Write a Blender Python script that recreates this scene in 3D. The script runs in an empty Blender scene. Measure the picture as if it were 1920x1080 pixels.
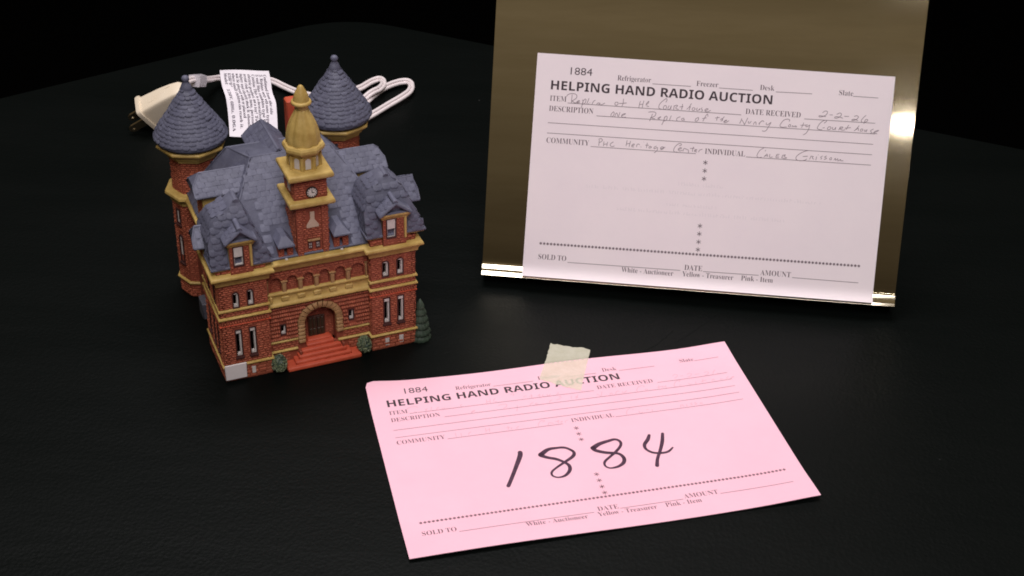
import bpy, math, random
from mathutils import Vector, Matrix
random.seed(7)
U = 0.01                       # everything below is written in centimetres
sc = bpy.context.scene
col = sc.collection
D = bpy.data

# ---------------------------------------------------------------- camera
CAM_A = ((0.999201, 0.039969, 0.0), (0.022005, -0.550108, 0.834803), (0.033366, -0.834136, -0.550548))
cd = D.cameras.new('camera'); cam = D.objects.new('camera', cd); col.objects.link(cam)
cd.sensor_width = 36; cd.lens = 2682.74 / 1920 * 36; cd.clip_start = 0.02; cd.clip_end = 60
R = Matrix(CAM_A) @ Matrix(((1, 0, 0), (0, -1, 0), (0, 0, -1)))
cam.matrix_world = Matrix.Translation((0, 0, 0.493952)) @ R.to_4x4()
sc.camera = cam
cd.dof.use_dof = False

# ---------------------------------------------------------------- world and lamps
w = D.worlds.new('World'); sc.world = w; w.use_nodes = True
nt = w.node_tree
bg = nt.nodes['Background']
tc = nt.nodes.new('ShaderNodeTexCoord'); sep = nt.nodes.new('ShaderNodeSeparateXYZ')
rmp = nt.nodes.new('ShaderNodeValToRGB')
nt.links.new(tc.outputs['Generated'], sep.inputs[0]); nt.links.new(sep.outputs['Z'], rmp.inputs[0])
nt.links.new(rmp.outputs[0], bg.inputs[0])
rmp.color_ramp.elements[0].position = 0.30; rmp.color_ramp.elements[0].color = (0.026, 0.019, 0.011, 1)
rmp.color_ramp.elements[1].position = 0.52; rmp.color_ramp.elements[1].color = (0.17, 0.135, 0.085, 1)
bg.inputs[1].default_value = 1.0


def area(name, loc, target, sx, sy, power, colr):
    l = D.lights.new(name, 'AREA'); l.shape = 'RECTANGLE'; l.size = sx * U; l.size_y = sy * U
    l.energy = power; l.color = colr
    o = D.objects.new(name, l); col.objects.link(o)
    o.location = Vector(loc) * U
    d = (Vector(target) - Vector(loc)).normalized()
    o.rotation_euler = d.to_track_quat('-Z', 'Y').to_euler()
    return o


area('ceiling_lamp', (-14, 112, 150), (0, 76, 0), 90, 70, 15.0, (1.0, 0.97, 1.0))
area('ceiling_lamp', (5, -45, 175), (0, 75, 4), 90, 110, 27.5, (1.0, 0.96, 1.0))
area('stage_lamp', (52, -147, 117), (23, 78, 11), 3.2, 2.0, 0.13, (1.0, 0.93, 0.88))
sc.view_settings.view_transform = 'Standard'; sc.view_settings.look = 'None'
sc.cycles.filter_width = 1.8
sc.view_settings.exposure = 0.0; sc.view_settings.gamma = 1.0


# ---------------------------------------------------------------- materials
def mat(name, c, rough=0.6, c2=None, nscale=120, bump=0.0, bscale=900, metal=0.0, spec=0.4, island=0.0, alpha=1.0, stretch=None, bdist=0.0003):
    m = D.materials.new(name); m.use_nodes = True
    n = m.node_tree.nodes; L = m.node_tree.links
    p = n['Principled BSDF']
    p.inputs['Roughness'].default_value = rough; p.inputs['Metallic'].default_value = metal
    p.inputs['Specular IOR Level'].default_value = spec
    p.inputs['Base Color'].default_value = (*c, 1)
    t = n.new('ShaderNodeTexCoord')
    src = t.outputs['Object']
    if stretch:
        mp = n.new('ShaderNodeMapping'); mp.inputs['Scale'].default_value = stretch
        L.new(src, mp.inputs[0]); src = mp.outputs[0]
    if c2 is not None:
        z = n.new('ShaderNodeTexNoise'); z.inputs['Scale'].default_value = nscale; z.inputs['Detail'].default_value = 5
        z.inputs['Roughness'].default_value = 0.65
        L.new(src, z.inputs['Vector'])
        r = n.new('ShaderNodeValToRGB'); r.color_ramp.elements[0].position = 0.35; r.color_ramp.elements[1].position = 0.68
        r.color_ramp.elements[0].color = (*c, 1); r.color_ramp.elements[1].color = (*c2, 1)
        L.new(z.outputs['Fac'], r.inputs[0]); out = r.outputs[0]
        if island:
            g = n.new('ShaderNodeNewGeometry'); h = n.new('ShaderNodeHueSaturation')
            mr = n.new('ShaderNodeMapRange'); mr.inputs[3].default_value = 1 - island; mr.inputs[4].default_value = 1 + island
            L.new(g.outputs['Random Per Island'], mr.inputs[0]); L.new(mr.outputs[0], h.inputs['Value'])
            L.new(out, h.inputs['Color']); out = h.outputs[0]
        L.new(out, p.inputs['Base Color'])
    if bump:
        z = n.new('ShaderNodeTexNoise'); z.inputs['Scale'].default_value = bscale; z.inputs['Detail'].default_value = 4
        L.new(src, z.inputs['Vector'])
        b = n.new('ShaderNodeBump'); b.inputs['Strength'].default_value = bump; b.inputs['Distance'].default_value = bdist
        L.new(z.outputs['Fac'], b.inputs['Height']); L.new(b.outputs[0], p.inputs['Normal'])
    if alpha < 1:
        p.inputs['Alpha'].default_value = alpha
    return m


BRICK = mat('brick_paint', (0.295, 0.072, 0.036), 0.6, (0.41, 0.118, 0.062), 260, 0.5, 1100, island=0.18)
BRICKBASE = mat('brick_joint_paint', (0.235, 0.052, 0.027), 0.66, (0.30, 0.074, 0.039), 200, 0.4, 900)
REDSTONE = mat('red_paint', (0.46, 0.066, 0.028), 0.55, (0.54, 0.09, 0.040), 180, 0.4, 900)
TRIM = mat('ochre_paint', (0.42, 0.27, 0.070), 0.5, (0.60, 0.42, 0.135), 130, 0.35, 800)
TRIM2 = mat('tan_stone_paint', (0.32, 0.17, 0.075), 0.58, (0.42, 0.245, 0.10), 170, 0.4, 900)
SLATE = mat('slate_paint', (0.092, 0.093, 0.138), 0.55, (0.135, 0.137, 0.19), 170, 0.45, 1000, island=0.10)
SLATEBASE = mat('slate_roof_paint', (0.095, 0.096, 0.14), 0.58, (0.132, 0.134, 0.185), 150, 0.5, 900)
BISQUE = mat('white_bisque', (0.55, 0.50, 0.46), 0.6, (0.66, 0.60, 0.56), 200, 0.2, 900)
DARKBROWN = mat('dark_brown_paint', (0.045, 0.014, 0.012), 0.6, (0.07, 0.022, 0.018), 250)
DOORM = mat('door_paint', (0.055, 0.018, 0.010), 0.5, (0.085, 0.030, 0.016), 300, 0.4, 900)
DOORGREEN = mat('door_panel_paint', (0.030, 0.022, 0.010), 0.5, (0.05, 0.032, 0.016), 300)
BLACKP = mat('black_paint', (0.012, 0.010, 0.010), 0.6)
GREEN = mat('green_paint', (0.030, 0.050, 0.032), 0.5, (0.055, 0.082, 0.055), 300, 0.5, 900, island=0.15)
SHRUBG = mat('pale_green_paint', (0.095, 0.125, 0.065), 0.5, (0.22, 0.24, 0.14), 500, 0.5, 900, island=0.25)
GREYP = mat('grey_paint', (0.09, 0.09, 0.11), 0.6, (0.11, 0.11, 0.135), 150)
STICK = mat('sticker_paper', (0.70, 0.63, 0.62), 0.55, (0.76, 0.70, 0.68), 60)
PLASTIC = mat('ivory_plastic', (0.78, 0.66, 0.50), 0.38, (0.80, 0.69, 0.54), 60, 0.1, 300, spec=0.5)
CORDM = mat('cord_plastic', (0.80, 0.70, 0.70), 0.4, (0.84, 0.75, 0.75), 80, spec=0.5)
CLIPM = mat('clear_sleeve', (0.50, 0.46, 0.50), 0.35, (0.58, 0.54, 0.58), 90, spec=0.5)
BRASS = mat('prong_metal', (0.34, 0.27, 0.17), 0.35, metal=1.0)
TAGM = mat('tag_satin', (0.84, 0.78, 0.84), 0.45, (0.88, 0.83, 0.88), 300, 0.3, 1500)
TAGINK = mat('tag_ink', (0.10, 0.08, 0.11), 0.6)
STEEL = mat('brushed_steel', (0.70, 0.62, 0.46), 0.07, (0.77, 0.69, 0.53), 40, 0.02, 60, metal=1.0, stretch=(0.35, 5, 5), bdist=0.0001)
WPAPER = mat('white_paper', (0.83, 0.735, 0.765), 0.75, (0.86, 0.765, 0.785), 25, 0.15, 400, spec=0.25)
PPAPER = mat('pink_paper', (0.93, 0.53, 0.64), 0.75, (0.95, 0.56, 0.67), 25, 0.15, 400, spec=0.25)
INK = mat('printed_ink', (0.045, 0.028, 0.036), 0.7)
INKT = mat('thin_ink', (0.11, 0.075, 0.09), 0.7)
INKP = mat('thin_ink_on_pink', (0.16, 0.075, 0.095), 0.7)
PEN = mat('pen_ink', (0.24, 0.185, 0.21), 0.6)
CARBON = mat('carbon_trace', (0.72, 0.39, 0.48), 0.7)
GHOST = mat('show_through', (0.785, 0.70, 0.727), 0.75)
MARKER = mat('marker_ink', (0.040, 0.010, 0.030), 0.45, (0.085, 0.028, 0.065), 350)
TAPE = mat('masking_tape', (0.80, 0.76, 0.58), 0.6, (0.90, 0.86, 0.70), 180, 0.6, 400, alpha=0.60)
RIM = mat('edge_strip', (0.20, 0.15, 0.10), 0.4)
FLOORM = mat('black_floor', (0.0012, 0.0012, 0.0012), 0.95, spec=0.02)


def vinyl():
    m = mat('black_vinyl', (0.0021, 0.0030, 0.0026), 0.42, spec=0.085)
    n = m.node_tree.nodes; L = m.node_tree.links; p = n['Principled BSDF']
    t = n.new('ShaderNodeTexCoord')
    z = n.new('ShaderNodeTexNoise'); z.inputs['Scale'].default_value = 420; z.inputs['Detail'].default_value = 5
    v = n.new('ShaderNodeTexVoronoi'); v.inputs['Scale'].default_value = 500
    big = n.new('ShaderNodeTexNoise'); big.inputs['Scale'].default_value = 9; big.inputs['Detail'].default_value = 3
    mp = n.new('ShaderNodeMapping'); mp.inputs['Scale'].default_value = (0.6, 2.2, 1)
    mp.inputs['Rotation'].default_value = (0, 0, 0.25)
    L.new(t.outputs['Object'], mp.inputs[0])
    for q in (z, v): L.new(t.outputs['Object'], q.inputs['Vector'])
    L.new(mp.outputs[0], big.inputs['Vector'])
    a = n.new('ShaderNodeMath'); a.operation = 'ADD'
    L.new(z.outputs['Fac'], a.inputs[0]); L.new(v.outputs['Distance'], a.inputs[1])
    b = n.new('ShaderNodeBump'); b.inputs['Strength'].default_value = 0.45; b.inputs['Distance'].default_value = 0.0002
    b2 = n.new('ShaderNodeBump'); b2.inputs['Strength'].default_value = 0.35; b2.inputs['Distance'].default_value = 0.003
    L.new(a.outputs[0], b.inputs['Height']); L.new(big.outputs['Fac'], b2.inputs['Height'])
    L.new(b2.outputs[0], b.inputs['Normal']); L.new(b.outputs[0], p.inputs['Normal'])
    r = n.new('ShaderNodeMapRange'); r.inputs[3].default_value = 0.36; r.inputs[4].default_value = 0.56
    L.new(big.outputs['Fac'], r.inputs[0]); L.new(r.outputs[0], p.inputs['Roughness'])
    # pale specks of dust
    d = n.new('ShaderNodeTexVoronoi'); d.inputs['Scale'].default_value = 28
    L.new(t.outputs['Object'], d.inputs['Vector'])
    c = n.new('ShaderNodeValToRGB'); c.color_ramp.elements[0].position = 0.0; c.color_ramp.elements[0].color = (0.06, 0.06, 0.06, 1)
    c.color_ramp.elements[1].position = 0.022; c.color_ramp.elements[1].color = (0.0021, 0.0030, 0.0026, 1)
    L.new(d.outputs['Distance'], c.inputs[0]); L.new(c.outputs[0], p.inputs['Base Color'])
    return m


VINYL = vinyl()


# ---------------------------------------------------------------- mesh helpers
class MB:
    def __init__(s): s.v = []; s.f = []; s.m = []

    def add(s, vs, fs, m=0):
        b = len(s.v); s.v += [tuple(x) for x in vs]
        s.f += [tuple(b + i for i in f) for f in fs]; s.m += [m] * len(fs)

    def box(s, x0, x1, y0, y1, z0, z1, c=0.0, m=0):
        c = min(c, abs(x1 - x0) / 2.2, abs(y1 - y0) / 2.2, abs(z1 - z0) / 2.2)
        if c <= 0:
            s.add([(x, y, z) for x in (x0, x1) for y in (y0, y1) for z in (z0, z1)],
                  [(0, 1, 3, 2), (4, 6, 7, 5), (0, 4, 5, 1), (2, 3, 7, 6), (0, 2, 6, 4), (1, 5, 7, 3)], m); return
        vs = []; idx = {}
        X = (x0, x1); Y = (y0, y1); Z = (z0, z1); sg = (1, -1)
        for i in (0, 1):
            for j in (0, 1):
                for k in (0, 1):
                    for a in range(3):
                        p = [X[i] + sg[i] * c, Y[j] + sg[j] * c, Z[k] + sg[k] * c]
                        p[a] = (X[i], Y[j], Z[k])[a]
                        idx[i, j, k, a] = len(vs); vs.append(p)
        fs = []
        for a in range(3):
            b, d = [(1, 2), (2, 0), (0, 1)][a]
            for e in (0, 1):
                q = []
                for (g, h) in ((0, 0), (1, 0), (1, 1), (0, 1)):
                    t = [0, 0, 0]; t[a] = e; t[b] = g; t[d] = h; q.append(idx[t[0], t[1], t[2], a])
                fs.append(tuple(q) if e else tuple(reversed(q)))
        for a in range(3):          # edges along axis a
            b, d = [(1, 2), (2, 0), (0, 1)][a]
            for g in (0, 1):
                for h in (0, 1):
                    t0 = [0, 0, 0]; t0[b] = g; t0[d] = h; t1 = list(t0); t1[a] = 1
                    fs.append((idx[(*t0, b)], idx[(*t1, b)], idx[(*t1, d)], idx[(*t0, d)]))
        for i in (0, 1):
            for j in (0, 1):
                for k in (0, 1):
                    fs.append((idx[i, j, k, 0], idx[i, j, k, 1], idx[i, j, k, 2]))
        s.add(vs, fs, m)

    def tube(s, pts, r, n=8, closed=False, m=0, caps=True, ry=None):
        P = [Vector(p) for p in pts]; k = len(P); rings = []
        prev = None
        for i in range(k):
            if closed: t = (P[(i + 1) % k] - P[i - 1])
            else: t = P[min(i + 1, k - 1)] - P[max(i - 1, 0)]
            t.normalize()
            up = prev if prev is not None else (Vector((0, 0, 1)) if abs(t.z) < 0.9 else Vector((1, 0, 0)))
            a = t.cross(up);
            if a.length < 1e-6: a = t.orthogonal()
            a.normalize(); b = a.cross(t).normalized(); prev = b
            rr = r[i] if isinstance(r, (list, tuple)) else r
            rings.append([P[i] + a * math.cos(2 * math.pi * j / n) * rr + b * math.sin(2 * math.pi * j / n) * rr for j in range(n)])
        vs = [v for g in rings for v in g]; fs = []
        for i in range(k if closed else k - 1):
            for j in range(n):
                a0 = i * n + j; a1 = i * n + (j + 1) % n; i2 = (i + 1) % k
                fs.append((a0, a1, i2 * n + (j + 1) % n, i2 * n + j))
        if caps and not closed:
            fs.append(tuple(range(n))[::-1]); fs.append(tuple((k - 1) * n + j for j in range(n)))
        s.add(vs, fs, m)

    def lathe(s, prof, cx, cy, n=24, m=0, phase=0.0, mod=None, a0=0.0, a1=None):
        vs = []; fs = []; k = len(prof)
        for (r, z) in prof:
            for j in range(n):
                a = phase + 2 * math.pi * j / n
                rr = r * (mod(a, z) if mod else 1)
                vs.append((cx + rr * math.cos(a), cy + rr * math.sin(a), z))
        for i in range(k - 1):
            for j in range(n):
                fs.append((i * n + j, i * n + (j + 1) % n, (i + 1) * n + (j + 1) % n, (i + 1) * n + j))
        fs.append(tuple(range(n))[::-1]); fs.append(tuple((k - 1) * n + j for j in range(n)))
        s.add(vs, fs, m)

    def sweep(s, path, prof, closed=False, m=0):
        """moulding along a path in plan; travel direction keeps the outside on the right"""
        k = len(path); rings = []
        P = [Vector((p[0], p[1])) for p in path]
        for i in range(k):
            ds = []
            if closed or i > 0: ds.append((P[i] - P[i - 1]).normalized())
            if closed or i < k - 1: ds.append((P[(i + 1) % k] - P[i]).normalized())
            ns = [Vector((d.y, -d.x)) for d in ds]
            if len(ns) == 2:
                b = ns[0] + ns[1]; b = b / max(b.dot(ns[0]), 0.2)
            else: b = ns[0]
            rings.append([(P[i].x + b.x * o, P[i].y + b.y * o, z) for (o, z) in prof])
        n = len(prof); vs = [v for g in rings for v in g]; fs = []
        for i in range(k if closed else k - 1):
            i2 = (i + 1) % k
            for j in range(n - 1):
                fs.append((i * n + j, i2 * n + j, i2 * n + j + 1, i * n + j + 1))
        if not closed:
            fs.append(tuple(range(n))[::-1]); fs.append(tuple((k - 1) * n + j for j in range(n)))
        s.add(vs, fs, m)

    def mesh(s, name, mats, smooth=True, angle=40):
        me = D.meshes.new(name)
        me.from_pydata([(x * U, y * U, z * U) for x, y, z in s.v], [], s.f)
        for q in (mats if isinstance(mats, (list, tuple)) else [mats]): me.materials.append(q)
        me.polygons.foreach_set('material_index', s.m)
        if smooth:
            me.polygons.foreach_set('use_smooth', [True] * len(me.polygons))
            me.set_sharp_from_angle(angle=math.radians(angle))
        me.update()
        return me

    def build(s, name, mats, parent=None, smooth=True, angle=40, label=None, kind=None):
        o = D.objects.new(name, s.mesh(name, mats, smooth, angle)); col.objects.link(o)
        if parent is not None: o.parent = parent
        if label: o['label'] = label
        if kind: o['kind'] = kind
        return o


def thing(name, label, cat, loc=(0, 0, 0), rz=0.0, group=None):
    o = D.objects.new(name, None); col.objects.link(o); o.empty_display_size = 0.02
    o.location = Vector(loc) * U; o.rotation_euler = (0, 0, rz)
    o['label'] = label; o['category'] = cat
    if group: o['group'] = group
    return o


def struct(mb, name, m, **k):
    return mb.build(name, m, None, kind='structure', **k)


def smoothpath(pts, n=6):
    P = [Vector(p) for p in pts]; out = []
    for i in range(len(P) - 1):
        a = P[max(i - 1, 0)]; b = P[i]; c = P[i + 1]; d = P[min(i + 2, len(P) - 1)]
        for j in range(n):
            t = j / n
            out.append(0.5 * ((2 * b) + (c - a) * t + (2 * a - 5 * b + 4 * c - d) * t * t + (3 * b - a - 3 * c + d) * t ** 3))
    out.append(P[-1]); return out


# ---------------------------------------------------------------- table, floor, backdrop
def rounded(poly, r_at, r):
    out = []
    k = len(poly)
    for i, p in enumerate(poly):
        p = Vector(p)
        if i not in r_at: out.append((p.x, p.y)); continue
        a = (Vector(poly[i - 1]) - p).normalized(); b = (Vector(poly[(i + 1) % k]) - p).normalized()
        s0 = p + a * r; s1 = p + b * r
        for j in range(9):
            t = j / 8; q = (1 - t) ** 2 * s0 + 2 * t * (1 - t) * p + t * t * s1; out.append((q.x, q.y))
    return out


tbl = [(-15.6, 117.1), (-64, 79.9), (-64, 20), (66, 20), (66, 86.2)]
tbl = rounded([Vector(p) for p in tbl], (0,), 5.0)
mb = MB(); n = len(tbl)
lev = [(-0.35, 0.0), (-0.1, -0.08), (0.0, -0.3), (0.0, -2.6)]
cx = sum(p[0] for p in tbl) / n; cy = sum(p[1] for p in tbl) / n
vs = []
for (o, z) in lev:
    for p in tbl:
        d = Vector((p[0] - cx, p[1] - cy)).normalized(); vs.append((p[0] + d.x * o, p[1] + d.y * o, z))
fs = [tuple(range(n))]
for l in range(len(lev) - 1):
    for j in range(n):
        fs.append((l * n + j, l * n + (j + 1) % n, (l + 1) * n + (j + 1) % n, (l + 1) * n + j))
mb.add(vs, fs)
tabletop = struct(mb, 'tabletop', VINYL, angle=25)
mb = MB()
d = Vector((66 + 15.6, 86.2 - 117.1, 0)).normalized(); a = Vector((34.2, 98.35, -0.35)); b = Vector((64, 87.1, -0.35))
mb.tube([a, a.lerp(b, .5), b], 0.16, 8)
mb.build('edge_trim', RIM, tabletop)
for cp_ in (((10.0, 69.83), (11.2, 71.1), (12.13, 72.22), (12.7, 72.84)), ((7.0, 67.9), (8.6, 69.3), (9.8, 70.9))):
    mb = MB(); mb.tube(smoothpath([(x, y, -.035) for x, y in cp_], 6), .055, 6); mb.build('crease', VINYL, tabletop)
mb = MB(); mb.add([(-500, -300, -76), (500, -300, -76), (500, 420, -76), (-500, 420, -76)], [(0, 1, 2, 3)])
struct(mb, 'floor', FLOORM, smooth=False)
mb = MB(); N_ = 60
vs = []
for i in range(N_ + 1):
    x = -260 + 520 * i / N_; y = 330 + 5 * math.sin(i * 1.3)
    vs += [(x, y, -76), (x, y, 330)]
mb.add(vs, [(2 * i, 2 * i + 2, 2 * i + 3, 2 * i + 1) for i in range(N_)])
struct(mb, 'unseen_backdrop', FLOORM)  # added out of view, made tall to block light the table would reflect
# ---------------------------------------------------------------- the ceramic courthouse
H = thing('model_courthouse', 'ceramic red brick courthouse model with slate roofs and ochre clock tower', 'model building',
          (-15.8833, 64.0931, 0.0), 0.42138)
rnd = random.Random(11)
V3 = Vector


def frust(mb, c, u, v, n, hw, hh, d, inset, m=0):
    """a raised block: centre c, half sizes hw hh along u v, height d along n, edges bevelled by inset"""
    c, u, v, n = V3(c), V3(u), V3(v), V3(n)
    b = [c + u * (hw * i) + v * (hh * j) - n * 0.03 for i, j in ((-1, -1), (1, -1), (1, 1), (-1, 1))]
    t = [c + u * ((hw - inset) * i) + v * ((hh - inset) * j) + n * d for i, j in ((-1, -1), (1, -1), (1, 1), (-1, 1))]
    mb.add(b + t, [(4, 5, 6, 7), (0, 1, 5, 4), (1, 2, 6, 5), (2, 3, 7, 6), (3, 0, 4, 7)], m)


def ridge_course(mb, y, a, b, z, h, d, holes):
    x = a
    while x < b - .03:
        wv = min(.12 * rnd.uniform(.85, 1.2), b - x); c = x + wv / 2; x += wv
        if any(c > h0 - .02 and c < h1 + .02 and z > g0 - h * .4 and z < g1 + h * .4 for h0, h1, g0, g1 in holes): continue
        dd = d + rnd.uniform(-.012, .012); w2 = wv / 2 - .004; vs = []
        for s in (-1, 1):
            for k, (o, q) in enumerate(((-.03, -1), (.5, -.82), (.93, -.35), (1, .1), (.8, .62), (-.03, 1))):
                e = .82 if (0 < k < 5) else 1
                vs.append((c + s * w2 * e, y - (dd * o if o > 0 else o), z + h / 2 * q))
        mb.add(vs, [(k, k + 1, k + 7, k + 6) for k in range(5)] + [(0, 1, 2, 3, 4, 5), (11, 10, 9, 8, 7, 6)])


def brick_face(mb, O, u, n, u0, u1, z0, z1, bw=0.30, bh=0.155, d=0.045, holes=(), pitch=None, gap=0.035, jit=0.018):
    O = V3(O); u = V3(u); n = V3(n); up = V3((0, 0, 1)); pitch = pitch or bh
    rows = max(1, round((z1 - z0) / pitch)); ph = (z1 - z0) / rows
    for r in range(rows):
        zc = z0 + ph * (r + .5); x = u0 - (bw * .5 if r % 2 else 0) - rnd.random() * .06
        while x < u1 - 0.02:
            wv = bw * (0.85 + 0.3 * rnd.random()); a = max(x, u0); b = min(x + wv, u1); x += wv
            if b - a < 0.09: continue
            hit = False
            for (h0, h1, g0, g1) in holes:
                if b > h0 + .02 and a < h1 - .02 and zc + bh * .3 > g0 and zc - bh * .3 < g1:
                    if a < h0 - .07: b = min(b, h0)
                    elif b > h1 + .07: a = max(a, h1)
                    else: hit = True
            if hit or b - a < 0.07: continue
            hw = (b - a - gap) / 2; hh = (min(bh, ph) - gap) / 2 + rnd.uniform(-.006, .006)
            frust(mb, O + u * ((a + b) / 2) + up * zc, u, up, n, hw, hh, d + rnd.uniform(-jit, jit), min(.028, hh * .6, hw * .6))


import bmesh


def panel(name, O, u, n, outline, holes, m, depth=0.3, parent=None):
    """flat wall with openings; outline and holes are (u, z) loops; openings get real reveals"""
    O = V3(O); u = V3(u); n = V3(n); up = V3((0, 0, 1))
    bm = bmesh.new(); edges = []
    def P(q, dd=0): return (O + u * q[0] + up * q[1] - n * dd) * U
    rings = []
    for loop in [outline] + list(holes):
        vs = [bm.verts.new(P(q)) for q in loop]; rings.append(vs)
        for i in range(len(vs)): edges.append(bm.edges.new((vs[i], vs[(i + 1) % len(vs)])))
    bmesh.ops.triangle_fill(bm, edges=edges, use_beauty=True, normal=n)
    for loop, vs in zip([outline] + list(holes), rings):
        bk = [bm.verts.new(P(q, depth)) for q in loop]
        for i in range(len(vs)):
            j = (i + 1) % len(vs); bm.faces.new((vs[i], vs[j], bk[j], bk[i]))
    bmesh.ops.recalc_face_normals(bm, faces=bm.faces)
    me = D.meshes.new(name); bm.to_mesh(me); bm.free(); me.materials.append(m)
    o = D.objects.new(name, me); col.objects.link(o); o.parent = parent or H
    return o


def rect(a, b, c, d): return [(a, c), (b, c), (b, d), (a, d)]


def archloop(a, b, c, d, n=10, grow=0.0):
    """opening with a round head: a..b wide, sill c, springing so that the crown is at d"""
    r = (b - a) / 2; zc = d - r; cxx = (a + b) / 2
    return [(a, c), (b, c)] + [(cxx + r * math.cos(math.pi * i / n), zc + r * math.sin(math.pi * i / n)) for i in range(0, n + 1)]


def ring_frame(mb, O, u, n, outer, inner, y0, y1, m=0):
    """frame between two loops of equal length, from depth y0 (front) to y1 (back, positive = inward)"""
    O = V3(O); u = V3(u); n = V3(n); up = V3((0, 0, 1)); k = len(outer)
    P = lambda q, d: O + u * q[0] + up * q[1] - n * d
    vs = [P(q, y0) for q in outer] + [P(q, y0) for q in inner] + [P(q, y1) for q in outer] + [P(q, y1) for q in inner]
    fs = []
    for i in range(k):
        j = (i + 1) % k
        fs += [(i, j, k + j, k + i), (k + i, k + j, 3 * k + j, 3 * k + i), (i, 2 * k + i, 2 * k + j, j), (2 * k + i, 3 * k + i, 3 * k + j, 2 * k + j)]
    mb.add(vs, fs, m)


def shrink(loop, e, eb=None):
    xs = [p[0] for p in loop]; zs = [p[1] for p in loop]; cx = (min(xs) + max(xs)) / 2; cz = (min(zs) + max(zs)) / 2
    hx = (max(xs) - min(xs)) / 2; hz = (max(zs) - min(zs)) / 2
    return [(cx + (p[0] - cx) * (hx - e) / hx, cz + (p[1] - cz) * (hz - e) / hz) for p in loop]


def window(O, u, n, loop, blind=None, sill=True, edge=0.045, parent=None, silldrop=0.16, dark=True, depth=0.28, even=False):
    """opening in the ceramic: dark painted outline, pale inner edge, optional pale blind, dark sill"""
    a = min(p[0] for p in loop); b = max(p[0] for p in loop); c = min(p[1] for p in loop); d = max(p[1] for p in loop)
    mb = MB(); lp = shrink(loop, .004); inn = [(a + (b - a) * (.06 + .66 * (p[0] - a) / (b - a)), c + .11 + (d - c - .13) * (p[1] - c) / (d - c)) for p in lp]
    if even: inn = shrink(loop, edge)
    ring_frame(mb, O, u, n, lp, inn, 0.05, depth)
    w = mb.build('window', BISQUE, parent or H, smooth=False)
    if dark:
        mb = MB(); ring_frame(mb, O, u, n, shrink(loop, -.045), shrink(loop, .006), -0.052, 0.05); mb.build('surround', DARKBROWN, w, smooth=False)
    OO = V3(O); uu = V3(u); nn = V3(n); up = V3((0, 0, 1))
    if blind:
        q = [p for p in shrink(loop, .02) if p[1] >= d - blind - .001]
        lo = [(a + .02, d - blind), (b - .02, d - blind)]
        q = lo + [p for p in q if p[1] > d - blind + .005]
        mb = MB(); k = len(q)
        vs = [OO + uu * p[0] + up * p[1] + nn * 0.02 for p in q] + [OO + uu * p[0] + up * p[1] - nn * 0.12 for p in q]
        mb.add(vs, [tuple(range(k)), tuple(range(k, 2 * k))[::-1]] + [(i, (i + 1) % k, k + (i + 1) % k, k + i) for i in range(k)])
        mb.build('blind', BISQUE, w, smooth=False)
    if sill:
        mb = MB()
        frust(mb, OO + uu * (a + b) / 2 + up * (c - silldrop / 2 - .03), uu, up, nn, (b - a) / 2 + .11, silldrop / 2, .11, .03)
        mb.build('sill', DARKBROWN, w)
    return w


X1 = (1, 0, 0); NF = (0, -1, 0); NL = (-1, 0, 0); NR = (1, 0, 0); YB = (0, -1, 0)

# --- window rectangles (house frame, cm)
LW = [(0.76, 1.06, 1.62, 3.38), (1.56, 1.86, 1.62, 3.38)]
LU = [(0.78, 1.07, 4.88, 5.85), (1.59, 1.88, 4.90, 5.88)]
RW = [(9.40, 9.72, 1.82, 3.52), (10.24, 10.56, 1.78, 3.52)]
RU = [(9.35, 9.68, 5.02, 6.02), (10.21, 10.55, 5.02, 6.06)]
CW = [(3.42, 3.68, 2.15, 2.80), (7.42, 7.68, 2.25, 2.92)]
SW = [(0.65, 0.95, 1.75, 3.4), (1.6, 1.9, 1.75, 3.4), (2.7, 3.0, 1.75, 3.4)]     # on the side walls, measured along depth
SU = [(0.8, 1.1, 4.9, 5.9), (2.2, 2.5, 4.9, 5.9)]

# --- walls
wl = panel('wall', (0, 0, 0), X1, NF, rect(0, 2.7, 0, 7.5), [rect(*q) for q in LW] + [archloop(*q) for q in LU], BRICKBASE)
wr = panel('wall', (0, 0, 0), X1, NF, rect(8.65, 11.3, 0, 7.5), [rect(*q) for q in RW] + [archloop(*q) for q in RU], BRICKBASE)
AX = 5.72; AR = 0.93; AZ = 2.62                                    # entrance arch: centre, inner radius, springing
archhole = [(AX - AR, 1.0), (AX + AR, 1.0)] + [(AX + AR * math.cos(math.pi * i / 18), AZ + AR * math.sin(math.pi * i / 18)) for i in range(19)]
colx = [3.75, 4.68, 5.60, 6.52, 7.44]
bays = []
for a, b in zip([2.8] + colx, colx + [8.55]):
    bays.append(archloop(a + .17, b - .17, 5.08, 5.98, 8))
wc = panel('wall', (0, .45, 0), X1, NF, rect(2.7, 8.65, 0, 7.2), [archhole] + [rect(*q) for q in CW] + bays, BRICKBASE, depth=0.22)
mb = MB(); mb.box(2.7, 8.65, .66, .75, 4.9, 6.3)
bb = mb.build('wall', BRICKBASE, H, smooth=False, label='recessed brick panel behind the little columns')
mb = MB(); mb.box(AX - 1.1, AX + 1.1, 1.12, 1.3, 0.9, 3.7)
for s in (-1, 1): mb.box(AX + s * 1.0 - .06, AX + s * 1.0 + .06, .66, 1.12, .9, 2.7)
k = 12
for i in range(k):
    a0 = math.pi * i / k; a1 = math.pi * (i + 1) / k
    q = [(AX + (AR + .02) * math.cos(a), AZ + (AR + .02) * math.sin(a)) for a in (a0, a1)]
    mb.add([(q[0][0], .6, q[0][1]), (q[1][0], .6, q[1][1]), (q[1][0], 1.15, q[1][1]), (q[0][0], 1.15, q[0][1])], [(0, 1, 2, 3)])
porch = mb.build('wall', BRICKBASE, H, smooth=False, label='back wall of the arched entrance')
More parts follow.
